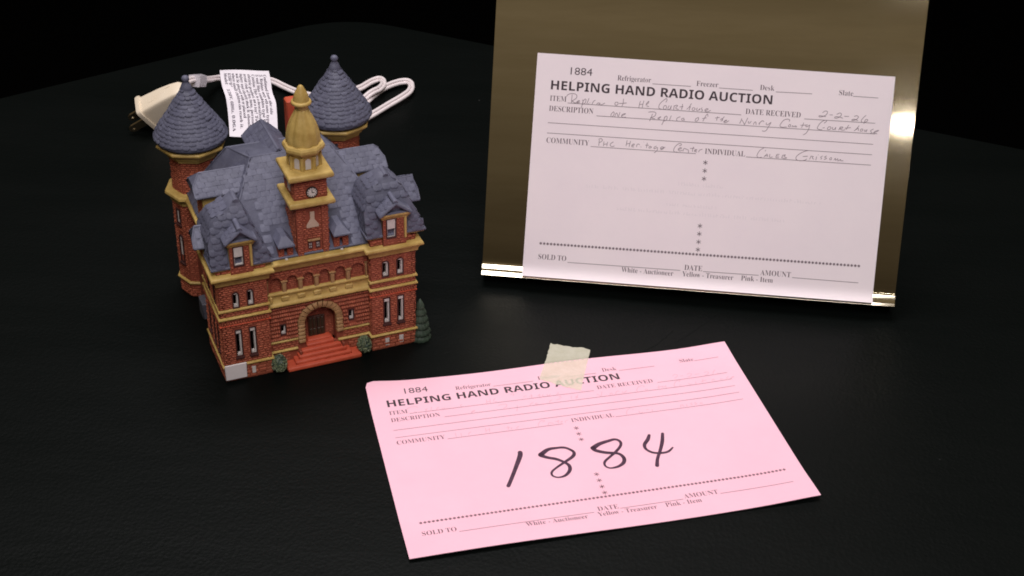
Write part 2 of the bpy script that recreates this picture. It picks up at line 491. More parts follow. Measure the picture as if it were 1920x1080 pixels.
wsl = panel('wall', (0, 3.9, 0), YB, NL, rect(0, 3.9, 0, 7.5), [rect(3.9 - b, 3.9 - a, c, d) for a, b, c, d in SW] + [archloop(3.9 - b, 3.9 - a, c, d) for a, b, c, d in SU], BRICKBASE)
wsr = panel('wall', (11.3, 0, 0), (0, 1, 0), NR, rect(0, 3.9, 0, 7.5), [rect(*q) for q in SW] + [archloop(*q) for q in SU], BRICKBASE)
mb = MB()
for (p, q) in [((.6, 9.3), (.6, 3.9)), ((.6, 3.9), (0, 3.9)), ((2.7, 0), (2.7, .45)), ((8.65, .45), (8.65, 0)), ((11.3, 3.9), (10.7, 3.9)), ((10.7, 3.9), (10.7, 9.3)), ((10.7, 9.3), (.6, 9.3))]:
    mb.add([(p[0], p[1], 0), (q[0], q[1], 0), (q[0], q[1], 7.3), (p[0], p[1], 7.3)], [(0, 1, 2, 3)])
mb.add([(.6, .46, 7.0), (10.7, .46, 7.0), (10.7, 9.3, 7.0), (.6, 9.3, 7.0)], [(0, 1, 2, 3)])
mb.build('wall', BRICKBASE, H, smooth=False, label='recessed side walls and back wall of the model')

# --- bricks (far below ten pixels each: real raised blocks joined per wall)
def bricks(parent, fn, m=None):
    mb = MB(); fn(mb); return mb.build('bricks', m or BRICK, parent, smooth=False, kind='stuff')


def wing(mb, x0, x1, W, UW):
    h = [(a - .05, b + .05, c - .2, d + .05) for a, b, c, d in W + UW]
    brick_face(mb, (0, 0, 0), X1, NF, x0, x1, 0.04, 0.93, .46, .22, .05, jit=.02, pitch=.225)
    brick_face(mb, (0, 0, 0), X1, NF, x0, x1, 1.12, 3.70, holes=h)
    brick_face(mb, (0, 0, 0), X1, NF, x0, x1, 3.98, 4.14, holes=h)
    brick_face(mb, (0, 0, 0), X1, NF, x0, x1, 4.32, 4.66, holes=h)
    brick_face(mb, (0, 0, 0), X1, NF, x0, x1, 4.84, 6.45, holes=h, bh=.14)
    brick_face(mb, (0, 0, 0), X1, NF, x0, x1, 7.14, 7.46)
bricks(wl, lambda mb: wing(mb, 0, 2.7, LW, LU))
def _r(mb):
    wing(mb, 8.65, 11.3, RW, RU)
    brick_face(mb, (8.65, 0, 0), (0, 1, 0), NL, 0.02, .45, .04, 6.45)
bricks(wr, _r)
def _s(mb, x, n, W=SW, UW=SU):
    h = [(a - .05, b + .05, c - .2, d + .05) for a, b, c, d in W + UW]
    for z0, z1, bw, bh in ((.04, .93, .46, .22), (1.12, 3.7, .3, .155), (4.32, 4.66, .3, .155), (4.84, 6.45, .3, .14), (7.14, 7.46, .3, .155)):
        brick_face(mb, (x, 0, 0), (0, 1, 0), n, 0, 3.9, z0, z1, bw, bh, holes=h)
bricks(wsl, lambda mb: _s(mb, 0, NL)); bricks(wsr, lambda mb: _s(mb, 11.3, NR))
def _c(mb):
    hs = [(a - .05, b + .05, c - .06, d + .05) for a, b, c, d in CW]
    # ribbed rustic courses beside the arch
    z = 1.78
    while z < 4.05:
        dz = z + .08
        half = 1.34 if dz < AZ else math.sqrt(max(0, 1.36 ** 2 - (dz - AZ) ** 2))
        for (a, b) in ((2.72, AX - half), (AX + half, 8.63)):
            if b > a: ridge_course(mb, .45, a, b, z + .09, .185, .13, hs)
        z += .262
    brick_face(mb, (0, .45, 0), X1, NF, 2.72, 8.63, 5.98, 6.45, bh=.14)
    for i in range(6):       # small brick arches over the bays
        xs = [2.8] + colx + [8.55]; c = (xs[i] + xs[i + 1]) / 2; r = (xs[i + 1] - xs[i]) / 2 - .17 + .07
        for j in range(9):
            a = math.pi * (j + .5) / 9
            frust(mb, (c + r * math.cos(a), .45, 5.98 - r + .07 + r * math.sin(a)), (math.cos(a), 0, math.sin(a)), (-math.sin(a), 0, math.cos(a)), NF, .065, .055, .06, .02)
    brick_face(mb, (0, .66, 0), X1, NF, 2.75, 8.6, 5.06, 5.95, bh=.13, d=.03)
    brick_face(mb, (0, .45, 0), X1, NF, 2.72, 3.9, .04, .95, .46, .22); brick_face(mb, (0, .45, 0), X1, NF, 7.3, 8.63, .04, .95, .46, .22)
    brick_face(mb, (0, .45, 0), X1, NF, 2.72, 4.4, 1.12, 1.6); brick_face(mb, (0, .45, 0), X1, NF, 7.0, 8.63, 1.12, 1.6)
bricks(wc, _c)
bricks(porch, lambda mb: brick_face(mb, (0, 1.12, 0), X1, NF, AX - .95, AX + .95, 1.2, 3.6, .2, .12, .03, holes=[(5.13, 6.2, 1.0, 2.62)]))

# --- windows
for q in LW + RW: window((0, 0, 0), X1, NF, rect(*q), blind=.22)
for q in LU + RU: window((0, 0, 0), X1, NF, archloop(*q), blind=.10, sill=False)
for q in CW: window((0, .45, 0), X1, NF, rect(*q), sill=False, depth=.2)
for q in SW: window((0, 0, 0), (0, 1, 0), NL, rect(*q), blind=.22)
for q in SU: window((0, 0, 0), (0, 1, 0), NL, archloop(*q), sill=False)
for x0, x1, z0, z1 in ((1.5, 1.74, .28, .78), (9.42, 9.68, .22, .76), (10.28, 10.55, .24, .78)):
    mb = MB(); mb.box(x0, x1, -.055, 0.05, z0, z1, .02); mb.build('cellar_window', BISQUE, H)

# --- mouldings
FOOT = [(.6, 9.3), (.6, 3.9), (0, 3.9), (0, 0), (2.7, 0), (2.7, .45), (8.65, .45), (8.65, 0), (11.3, 0), (11.3, 3.9), (10.7, 3.9), (10.7, 9.3)]
CORN = [(0, 6.42), (.10, 6.43), (.13, 6.47), (.15, 6.66), (.19, 6.70), (.21, 6.80), (.30, 6.84), (.37, 6.88), (.40, 6.95), (.39, 7.04), (.33, 7.10), (.22, 7.13), (-.45, 7.15), (-.47, 7.0)]
mb = MB(); mb.sweep(FOOT, CORN, closed=True); mb.build('cornice', TRIM, H, angle=50)
def rnd_band(z0, z1, o, n=6):
    zc = (z0 + z1) / 2; h = (z1 - z0) / 2
    return [(-.02, z0)] + [(.03 + (o - .03) * math.cos(math.pi * (i / n - .5)), zc + h * math.sin(math.pi * (i / n - .5))) for i in range(n + 1)] + [(-.02, z1)]
def band(name, path, z0, z1, o, m=TRIM):
    mb = MB(); mb.sweep(path, rnd_band(z0, z1, o)); return mb.build(name, m, H, angle=60)
PL = [(.6, 3.9), (0, 3.9), (0, 0), (2.7, 0), (2.7, .45)]; PR = [(8.65, .45), (8.65, 0), (11.3, 0), (11.3, 3.9), (10.7, 3.9)]
for P_ in (PL, PR):
    band('stone_band', P_, 4.66, 4.84, .11); band('stone_band', P_, 4.14, 4.32, .13)
    band('brick_band', P_, 3.72, 3.80, .09, REDSTONE)
band('foundation_band', PL + [(4.32, .45)], .94, 1.11, .12); band('foundation_band', [(6.72, .45)] + PR, .94, 1.11, .12)
band('foundation_band', [(2.74, .45), (4.38, .45)], 1.60, 1.76, .10); band('foundation_band', [(7.02, .45), (8.62, .45)], 1.60, 1.76, .10)
for P_ in (PL, PR):        # row of small square dentils below the bands
    mb = MB()
    for i in range(len(P_) - 1):
        a = V3((*P_[i], 0)); b = V3((*P_[i + 1], 0)); d = (b - a); L_ = d.length; d.normalize(); nn = V3((d.y, -d.x, 0)); k = max(1, int(L_ / .145))
        for j in range(k): frust(mb, a + d * (L_ * (j + .5) / k) + V3((0, 0, 3.89)), d, (0, 0, 1), nn, .05, .075, .10, .022)
    mb.build('dentils', BRICK, H, smooth=False, kind='stuff')

# --- balustrade and little columns
mb = MB()
prof = [(0, 4.10), (.16, 4.12), (.24, 4.18), (.25, 4.27), (.20, 4.36), (.12, 4.42), (.10, 4.86), (.15, 4.90), (.17, 4.97), (.14, 5.04), (.05, 5.07), (-.25, 5.08)]
mb.sweep([(2.74, .45), (8.61, .45)], prof); mb.build('balustrade', TRIM, H, angle=60)
for x in colx:
    mb = MB(); mb.box(x - .22, x + .22, .27, .40, 4.50, 4.76, .03); mb.build('pedestal', TRIM, H)
mb = MB(); mb.box(2.86, 3.02, .27, .40, 4.45, 4.86, .03); mb.build('pedestal', TRIM, H)
def column(x, z0, z1, w=.125, cap=.19, m=TRIM2):
    mb = MB(); mb.box(x - w, x + w, .33, .60, z0, z1 - .14, .035)
    c = mb.build('column', m, H)
    mb = MB(); mb.lathe([(w * 1.15, z1 - .17), (cap * 1.1, z1 - .10), (cap * 1.38, z1 - .05), (cap * 1.38, z1)], x, .47, 4, phase=math.pi / 4); mb.build('capital', m, c, smooth=False)
for x in colx: column(x, 5.03, 5.76)
column(8.50, 5.03, 5.98, .06, .09); column(2.80, 5.03, 5.9, .05, .07)

# --- entrance arch stones, door, steps
for i in range(13):
    a0 = math.pi * i / 13 + .012; a1 = math.pi * (i + 1) / 13 - .012; r0 = AR - .01; r1 = 1.34 + rnd.uniform(-.03, .03)
    am = (a0 + a1) / 2; y = .45; mb = MB(); yo = y - .14 + rnd.uniform(-.015, .015); e = .035
    A = [(AX + r * math.cos(a), AZ + r * math.sin(a)) for r, a in ((r0, a0), (r1, a0), (r1, a1), (r0, a1))]
    cxx = sum(p[0] for p in A) / 4; czz = sum(p[1] for p in A) / 4
    Bq = [(cxx + (p[0] - cxx) * .82, czz + (p[1] - czz) * .82) for p in A]
    vs = [(p[0], y + .25, p[1]) for p in A] + [(p[0], yo + .05, p[1]) for p in A] + [(p[0], yo, p[1]) for p in Bq]
    mb.add(vs, [(8, 9, 10, 11)] + [(s + j, s + (j + 1) % 4, s + 4 + (j + 1) % 4, s + 4 + j) for s in (0, 4) for j in range(4)])
    mb.build('arch_stone', TRIM2 if i > 5 else TRIM2, H, angle=60)
for s in (-1, 1):
    k = 5 if s < 0 else 4
    for j in range(k):
        z1 = AZ - .01 - j * .255; x0 = AX + s * (AR - .01); x1 = AX + s * (1.34 + rnd.uniform(-.04, .03))
        mb = MB(); mb.box(min(x0, x1), max(x0, x1), .31 + rnd.uniform(-.015, .015), .7, z1 - .235, z1, .04); mb.build('arch_stone', TRIM2, H, angle=60)
mb = MB(); mb.box(5.16, 6.14, 1.02, 1.14, 1.2, 2.55, .02)
door = mb.build('door', DOORM, H)
for i in range(2):
    for (z0, z1) in ((1.3, 1.72), (1.8, 2.45)):
        for e in range(2):
            x = 5.22 + i * .47 + e * .21
            mb = MB(); mb.box(x, x + .16, .985, 1.04, z0, z1, .02); mb.build('door_panel', DOORGREEN, door)
mb = MB(); mb.box(5.655, 5.675, .98, 1.05, 1.22, 2.54); mb.build('door_seam', BLACKP, door)
steps = [(3.50, 7.88, -.38, .27), (4.02, 7.36, -.16, .47), (4.26, 7.12, .02, .69), (4.50, 6.84, .20, .91), (4.86, 6.50, .42, 1.10), (4.98, 6.4, .66, 1.2)]
for i, (a, b, y0, zt) in enumerate(steps):
    z0 = 0.0 if i == 0 else steps[i - 1][3] - .03
    mb = MB(); mb.box(a, b, y0, 1.15 if i > 3 else .75, z0, zt, .05); mb.build('step', REDSTONE, H, angle=60)
for a, b in ((4.36, 4.5), (6.9, 7.04)):
    mb = MB(); mb.box(a, b, .12, .5, .66, .92, .03); mb.build('step_wall', BRICKBASE, H)

# --- clock tower
TX0, TX1, TY0, TY1 = 4.60, 6.44, .43, 2.35; TCX = (TX0 + TX1) / 2; TCY = (TY0 + TY1) / 2
mb = MB(); mb.box(TX0, TX1, TY0, TY1, 6.9, 12.0, .02); shaft = mb.build('clock_tower_wall', BRICKBASE, H)
def _t(mb):
    hb = [(5.22, 5.88, 8.86, 9.92), (5.2, 5.95, 7.5, 8.05)]
    for (z0, z1) in ((7.14, 10.25), (10.72, 11.84)):
        brick_face(mb, (0, TY0, 0), X1, NF, TX0, TX1, z0, z1, .26, .14, .04, holes=hb + [(5.28, 5.92, 10.7, 11.36)])
        brick_face(mb, (TX0, 0, 0), (0, 1, 0), NL, TY0, TY1, z0, z1, .26, .14, .04)
        brick_face(mb, (TX1, 0, 0), (0, 1, 0), NR, TY0, TY1, z0, z1, .26, .14, .04)
bricks(shaft, _t)
for x in (TX0 + .0, TX1 - .42):      # flat corner strips of the shaft
    mb = MB(); mb.box(x + .02, x + .40, TY0 - .07, TY0 + .05, 7.14, 10.25, .02); q = mb.build('corner_strip', BRICKBASE, H)
    bricks(q, lambda m_: brick_face(m_, (0, TY0 - .07, 0), X1, NF, x + .03, x + .39, 7.16, 10.2, .22, .14, .03))
def ledge(z0, z1, o, dip=0.0):
    mb = MB(); P = [(TX0, TY1), (TX0, TY0), (TX1, TY0), (TX1, TY1)]
    h = (z1 - z0); pr = [(-.4, z0), (.02, z0)] + [(o - .13 + .13 * math.cos(t), z0 + h / 2 + h / 2 * math.sin(t)) for t in [math.pi * (i / 6 - .5) for i in range(7)]] + [(-.5, z1 + .01)]
    mb.sweep(P, pr, closed=True)
    mb.add([(TX0 + .4, TY0 + .4, z1), (TX1 - .4, TY0 + .4, z1), (TX1 - .4, TY1 - .4, z1), (TX0 + .4, TY1 - .4, z1)], [(0, 1, 2, 3)])
    return mb.build('ledge', TRIM, H, angle=60)
ledge(10.25, 10.62, .36); ledge(11.85, 12.25, .34)
# bell shaped pale niche, white hood and two little lights below it
mb = MB(); bl = [(5.33, 9.82), (5.33, 9.35), (5.27, 9.12), (5.20, 9.0), (5.20, 8.86), (5.88, 8.86), (5.88, 9.0), (5.80, 9.12), (5.75, 9.35), (5.75, 9.82)]
bl = [(5.42 if x == 5.33 else 5.66 if x == 5.75 else x, z) for x, z in bl]; k = len(bl)
mb.add([(x, TY0 - .07, z) for x, z in bl] + [(x, TY0 + .03, z) for x, z in bl], [tuple(range(k)), tuple(range(k, 2 * k))[::-1]] + [(i, (i + 1) % k, k + (i + 1) % k, k + i) for i in range(k)])
mb.build('bell_panel', mat('pale_panel_paint', (0.50, 0.36, 0.26), .6, (0.58, 0.44, 0.34), 200), H, smooth=False)
mb = MB(); mb.box(5.22, 5.92, TY0 - .10, TY0 + .03, 7.98, 8.09, .02); mb.build('window_hood', TRIM2, H)
for x in (5.24, 5.67):
    L_ = rect(x, x + .24, 7.52, 7.93)
    mb = MB(); ring_frame(mb, (0, TY0, 0), X1, NF, L_, shrink(L_, .05), -.06, .0)
    q = mb.build('small_window', DARKBROWN, H, smooth=False)
    mb = MB(); mb.box(x + .04, x + .20, TY0 - .03, TY0 + .01, 7.56, 7.88); mb.build('pane', BISQUE, q, smooth=False)
    mb = MB(); mb.box(x + .10, x + .14, TY0 - .045, TY0 - .028, 7.56, 7.88); mb.box(x + .04, x + .20, TY0 - .045, TY0 - .029, 7.69, 7.73); mb.build('bar', DARKBROWN, q, smooth=False)
mb = MB()
CK = (5.58, 11.04)
def disc(mb, r, y0, y1, n=28, cz=CK):
    f = [(cz[0] + r * math.cos(2 * math.pi * i / n), y0, cz[1] + r * math.sin(2 * math.pi * i / n)) for i in range(n)]
    b = [(x, y1, z) for x, _, z in f]; mb.add(f + b, [tuple(range(n)), tuple(range(n, 2 * n))[::-1]] + [(i, (i + 1) % n, n + (i + 1) % n, n + i) for i in range(n)])
disc(mb, .32, TY0 - .09, TY0 + .02); clock = mb.build('clock', BLACKP, H, smooth=False)
mb = MB(); disc(mb, .27, TY0 - .105, TY0 - .05); mb.build('dial', BISQUE, clock, smooth=False)
for i in range(12):
    a = 2 * math.pi * i / 12; d = V3((math.cos(a), 0, math.sin(a))); mb = MB()
    frust(mb, V3((CK[0], TY0 - .103, CK[1])) + d * .235, d, d.cross(V3((0, 1, 0))), NF, .04, .022, .006, .002); mb.build('hour_mark', BLACKP, clock, smooth=False)
for (a, l, wd) in ((math.pi / 2, .17, .022), (-.08, .13, .022)):
    d = V3((math.cos(a), 0, math.sin(a))); mb = MB()
    frust(mb, V3((CK[0], TY0 - .102, CK[1])) + d * l / 2, d, d.cross(V3((0, 1, 0))), NF, l / 2, wd, .012, .002); mb.build('hand', BLACKP, clock, smooth=False)
mb = MB(); mb.box(TX0 - .07, TX0, 1.0, 1.45, 10.95, 11.6, .02); mb.build('side_dial', BISQUE, H)
# lantern, dome, finial
mb = MB(); mb.lathe([(.84, 12.2), (.84, 12.9), (.86, 13.0), (.90, 13.1), (1.0, 13.22), (1.02, 13.24)], TCX, TCY, 8, phase=math.pi / 8)
lan = mb.build('lantern', TRIM, H, angle=30)
for i in range(8):
    a = math.pi / 8 + 2 * math.pi * i / 8; mb = MB()
    mb.tube([(TCX + .85 * math.cos(a), TCY + .85 * math.sin(a), z) for z in (12.2, 12.6, 13.05)], [.12, .10, .12], 6); mb.build('lantern_post', TRIM, lan)
    a = 2 * math.pi * i / 8; n_ = V3((math.cos(a), math.sin(a), 0)); u_ = V3((-math.sin(a), math.cos(a), 0)); mb = MB()
    L_ = archloop(-.15, .15, 12.32, 12.95, 6); k = len(L_); O_ = V3((TCX, TCY, 0)) + n_ * .79
    mb.add([O_ + u_ * p[0] + V3((0, 0, p[1])) for p in L_] + [O_ - n_ * .1 + u_ * p[0] + V3((0, 0, p[1])) for p in L_], [tuple(range(k))] + [(j, (j + 1) % k, k + (j + 1) % k, k + j) for j in range(k)])
    mb.build('lantern_window', BISQUE, lan, smooth=False)
mb = MB(); mb.lathe([(.9, 13.2), (1.08, 13.24), (1.15, 13.36), (1.15, 13.50), (1.08, 13.62), (.95, 13.66), (.5, 13.68)], TCX, TCY, 8, phase=math.pi / 8); mb.build('dome_ring', TRIM, H, angle=25)
mod = lambda a, z: 1 - .10 * (1 - abs(math.sin(5 * a)) ** .7)
mb = MB(); mb.lathe([(.93, 13.6), (.94, 13.85), (.90, 14.15), (.82, 14.5), (.70, 14.85), (.57, 15.12), (.46, 15.33), (.385, 15.5), (.37, 15.55)], TCX, TCY, 72, mod=mod); mb.build('dome', TRIM, H, angle=75)
mb = MB(); mb.lathe([(.36, 15.4), (.36, 15.72), (.45, 15.80), (.53, 15.86), (.555, 15.94), (.52, 16.02), (.43, 16.05), (.42, 16.12), (.38, 16.33), (.30, 16.54), (.19, 16.72), (.14, 16.83), (.08, 16.89), (.01, 16.91)], TCX, TCY, 24); mb.build('finial', TRIM, H, angle=60)
# ---------------------------------------------------------------- roofs and slates
def slate_mesh(name='shingle'):
    """unit slate: 1 wide, 1 high (butt at y=0), thickness 1 at the butt and 0 at the head, softly domed"""
    mb = MB(); o = [(-.47, 1), (-.485, .3), (-.47, .10), (-.40, .0), (.40, .0), (.47, .10), (.485, .3), (.47, 1)] if name == 'shingle' else [(-.46, 1), (-.50, .45), (-.45, .16), (-.24, .0), (.24, .0), (.45, .16), (.50, .45), (.46, 1)]
    top = [(x, y, .1 if y == 1 else .80) for x, y in o]; bot = [(x, y, -.5) for x, y in o]
    mb.add(top + bot + [(-.22, .34, .98), (.22, .34, .98)],
           [(0, 1, 16), (1, 2, 16), (2, 3, 16), (3, 4, 17, 16), (4, 5, 17), (5, 6, 17), (6, 7, 17), (7, 0, 16, 17)] + [(i, 8 + i, 9 + i, i + 1) for i in range(7)])
    return mb.v, mb.f
SV, SF = slate_mesh()
_m = MB(); _m.add(SV, SF); SLATE_ME = _m.mesh('shingle', SLATE, True, 70)
SV2, SF2 = slate_mesh('round'); SV2[16] = (-.2, .30, 1.12); SV2[17] = (.2, .30, 1.12)
_m = MB(); _m.add(SV2, SF2); SCALE_ME = _m.mesh('shingle', SLATE, True, 80)
SLATE_ME_SCALE = 1 / U
shingle_budget = {}


class Slates:
    """collects slates of one roof; the large visible ones become objects, the rest one joined part"""
    def __init__(s, roof, limit, round_=False): s.roof = roof; s.limit = limit; s.items = []; s.me, s.V = (SCALE_ME, SV2) if round_ else (SLATE_ME, SV)

    def put(s, c, u, v, n, wd, ln, th, score):
        jit = rnd.uniform(-.03, .03); u2 = (u + v * jit).normalized(); v2 = (v - u * jit).normalized()
        s.items.append((score * (0.9 + .2 * rnd.random()), V3(c), u2 * wd, v2 * ln, n * th * rnd.uniform(.8, 1.15) * .78))

    def done(s):
        s.items.sort(key=lambda t: -t[0]); mb = MB()
        for k, (sc_, c, u, v, n) in enumerate(s.items):
            if k < s.limit and sc_ > 0:
                o = D.objects.new('shingle', s.me); col.objects.link(o); o.parent = s.roof
                M = Matrix(((u.x, v.x, n.x, c.x * U), (u.y, v.y, n.y, c.y * U), (u.z, v.z, n.z, c.z * U), (0, 0, 0, 1)))
                o.matrix_basis = M
            else:
                mb.add([c + u * x + v * y + n * z for x, y, z in s.V], SF)
        if mb.v: mb.build('shingles', SLATE, s.roof, True, 70, kind='stuff')


def inpoly(x, y, P):
    r = False; j = len(P) - 1
    for i in range(len(P)):
        if (P[i][1] > y) != (P[j][1] > y) and x < (P[j][0] - P[i][0]) * (y - P[i][1]) / (P[j][1] - P[i][1]) + P[i][0]: r = not r
        j = i
    return r


def slate_plane(S, corners, wd, rh, th, skip=None, score=1.0, fade=0.0, start=0.0):
    """corners: 3-D polygon, first edge = eave (left to right seen from outside)"""
    C_ = [V3(c) for c in corners]; u = (C_[1] - C_[0]).normalized(); n = u.cross(C_[2] - C_[1]).normalized()
    if n.z < 0: n = -n
    v = n.cross(u).normalized()
    if v.z < 0: v = -v
    P = [((c - C_[0]).dot(u), (c - C_[0]).dot(v)) for c in C_]
    hmax = max(p[1] for p in P); xs = [p[0] for p in P]; r = 0; y = start - rh * .25
    while y < hmax - rh * .5:
        x = min(xs) + (wd / 2 if r % 2 else 0) + rnd.uniform(-.04, .04)
        while x < max(xs):
            ww = wd * rnd.uniform(.95, 1.05); yy = y + rnd.uniform(-.012, .012)
            if inpoly(x - ww * .32, max(y + rh * .5, .02), P) and inpoly(x + ww * .32, max(y + rh * .5, .02), P) and y + rh * 1.2 < hmax:
                c = C_[0] + u * x + v * yy
                if not (skip and skip(c)):
                    S.put(c + n * .012, u, v, n, ww, rh * 1.45, th * (1 - fade * yy / hmax), score * (1 - .3 * yy / hmax))
            x += ww
        y += rh; r += 1


def solid(mb, top, base_z):
    pass


def hiproof(name, x0, x1, y0, y1, zb, ra, rb, zt, lip=.16, m=SLATEBASE, rcap=.09, parent=None, caps=True):
    """hipped roof: base rectangle, ridge from ra to rb (plan points)"""
    mb = MB(); B = [(x0, y0), (x1, y0), (x1, y1), (x0, y1)]
    vs = [(x, y, zb - lip) for x, y in B] + [(x, y, zb) for x, y in B] + [(*ra, zt), (*rb, zt)]
    alongx = abs(ra[0] - rb[0]) > abs(ra[1] - rb[1])
    if alongx: F = [(4, 5, 9, 8), (5, 6, 9), (6, 7, 8, 9), (7, 4, 8)]
    else: F = [(4, 5, 8), (5, 6, 9, 8), (6, 7, 9), (7, 4, 8, 9)]
    mb.add(vs, F + [(0, 1, 5, 4), (1, 2, 6, 5), (2, 3, 7, 6), (3, 0, 4, 7), (3, 2, 1, 0)])
    e = rcap
    mb.tube([(x0, y0, zb - .05), (x1, y0, zb - .05), (x1, y1, zb - .05), (x0, y1, zb - .05)], .10, 8, closed=True)
    if caps:
        A = (*ra, zt); Bq = (*rb, zt)
        for i, p in enumerate(B):
            if alongx: t = A if i in (0, 3) else Bq
            else: t = A if i in (0, 1) else Bq
            mb.tube([(p[0], p[1], zb - .06), tuple((V3((*p, zb - .04)) + V3((t[0], t[1], t[2] - .04))) / 2), (t[0], t[1], t[2] - .04)], e, 8)
        mb.tube([(A[0], A[1], A[2] - .05), (Bq[0], Bq[1], Bq[2] - .05)], e * 1.2, 8)
    return mb.build(name, m, parent or H, angle=35)


ZE = 7.28
B_ = [(.45, .42), (10.85, .42), (10.85, 9.35), (.45, 9.35)]; DK = [(3.35, 4.8, 11.33), (7.95, 4.8, 11.33), (7.9, 7.0, 11.0), (2.5, 7.0, 11.0)]
mb = MB(); mb.add([(x, y, ZE - .14) for x, y in B_] + [(x, y, ZE) for x, y in B_] + DK, [(0, 1, 5, 4), (1, 2, 6, 5), (2, 3, 7, 6), (3, 0, 4, 7), (3, 2, 1, 0), (4, 5, 9, 8), (5, 6, 10, 9), (6, 7, 11, 10), (7, 4, 8, 11), (8, 9, 10), (8, 10, 11)])
mb.tube([(*p, ZE - .06) for p in B_], .09, 8, closed=True)
for p, q in zip(B_, DK): mb.tube([(p[0], p[1], ZE - .03), (q[0], q[1], q[2] - .03)], .06, 8)
mb.tube([(x, y, z - .04) for x, y, z in DK], .07, 8, closed=True)
mr = mb.build('main_roof', SLATEBASE, H, angle=50)
S = Slates(mr, 90)
skip = lambda c: (TX0 - .2 < c.x < TX1 + .2 and c.y < TY1 + .1) or (c.x < 3.0 and c.y < 2.9 and c.z < 10.2) or (c.x > 8.4 and c.y < 2.9 and c.z < 10.2) or (3.45 < c.x < 4.45 and c.z < 8.5) or (6.62 < c.x < 7.65 and c.z < 8.6)
slate_plane(S, [(.45, .42, ZE), (10.85, .42, ZE), (7.95, 4.8, 11.33), (3.35, 4.8, 11.33)], .50, .33, .10, skip, 1.0, .62)
slate_plane(S, [(.45, 9.35, ZE), (.45, .42, ZE), (3.35, 4.8, 11.33), (2.5, 7.0, 11.0)], .50, .33, .06, lambda c: c.y < 3.2 or c.y > 8.4, 0.2, .6)
slate_plane(S, [(10.85, .42, ZE), (10.85, 9.35, ZE), (7.9, 7.0, 11.0), (7.95, 4.8, 11.33)], .50, .33, .06, lambda c: c.y < 3.2 or c.y > 8.4, -1, .6)
slate_plane(S, [(10.85, 9.35, ZE), (.45, 9.35, ZE), (2.5, 7.0, 11.0), (7.9, 7.0, 11.0)], .50, .33, .06, None, -1, .6)
S.done()


def gable(name, a, b, hw, ze, zr, th=.16, clip=.5, axis='x', slates=True, parent=None, over=0.0):
    """small gabled roof with a clipped end. a = outer end, b = inner end of the ridge (plan points)"""
    a = V3((a[0], a[1], 0)); b = V3((b[0], b[1], 0)); d = (b - a).normalized(); s = V3((d.y, -d.x, 0))
    mb = MB(); o = a; r0 = a + d * clip + V3((0, 0, zr)); r1 = b + V3((0, 0, zr))
    zc = ze + (zr - ze) * .45; w2 = hw * .55
    e = [a + s * hw + V3((0, 0, ze)), b + s * hw + V3((0, 0, ze)), b - s * hw + V3((0, 0, ze)), a - s * hw + V3((0, 0, ze))]
    c = [a + s * w2 + V3((0, 0, zc)), a - s * w2 + V3((0, 0, zc))]
    vs = e + c + [r0, r1] + [q - V3((0, 0, th)) for q in e]
    mb.add(vs, [(0, 4, 6, 7, 1), (3, 2, 7, 6, 5), (4, 5, 6), (0, 3, 5, 4), (0, 1, 9, 8), (3, 11, 10, 2), (0, 8, 11, 3), (8, 9, 10, 11)])
    for p, q in ((e[0], e[1]), (e[3], e[2])): mb.tube([p - V3((0, 0, .06)), q - V3((0, 0, .06))], .085, 6)
    mb.tube([r0 - V3((0, 0, .07)), r1 - V3((0, 0, .07))], .09, 8)
    for p, q in ((e[0], c[0]), (e[3], c[1]), (c[0], r0), (c[1], r0)): mb.tube([p - V3((0, 0, .055)), q - V3((0, 0, .055))], .06, 6)
    g = mb.build(name, SLATEBASE, parent or H, angle=40)
    if slates:
        S = Slates(g, slates)
        for sg in (1, -1):
            P = [a + s * hw * sg, b + s * hw * sg]; P = [p + V3((0, 0, ze)) for p in P]
            if sg < 0: P = P[::-1]
            up = [r1, r0] if sg > 0 else [r0, r1]
            slate_plane(S, P + up, .42, .28, .075, None, 1.0, .5)
        S.done()
    return g


def gable_wall(x0, x1, y0, y1, z0, z1, faces):
    mb = MB(); mb.box(x0, x1, y0, y1, z0, z1, .03); q = mb.build('dormer_wall', TRIM, H)
    mb = MB()
    for f in faces:
        if f == 'f': brick_face(mb, (0, y0, 0), X1, NF, x0 + .1, x1 - .1, z0 + .1, z1 - .5, .24, .14, .03)
        if f == 'l': brick_face(mb, (x0, 0, 0), (0, 1, 0), NL, y0 + .15, y1 - .15, z0 + .1, z1 - .5, .24, .14, .03)
        if f == 'r': brick_face(mb, (x1, 0, 0), (0, 1, 0), NR, y0 + .15, y1 - .15, z0 + .1, z1 - .5, .24, .14, .03)
    mb.build('bricks', BRICK, q, False, kind='stuff')


# cross gables on the left, the right and the back of the main roof
gable('side_gable', (-.05, 4.8), (3.2, 4.8), 1.1, 9.95, 10.88, clip=.45, slates=12)
gable_wall(.35, 2.4, 3.95, 5.65, 7.1, 9.9, 'l')
gable('side_gable', (10.95, 4.8), (8.2, 4.8), 1.1, 9.95, 10.88, clip=.45, slates=12)
gable_wall(8.9, 10.6, 3.95, 5.65, 7.1, 9.9, 'r')
gable('back_gable', (4.98, 9.2), (4.98, 4.9), 1.05, 10.45, 11.50, clip=.45, slates=8)
gable_wall(4.15, 5.8, 6.5, 8.9, 7.1, 10.4, '')

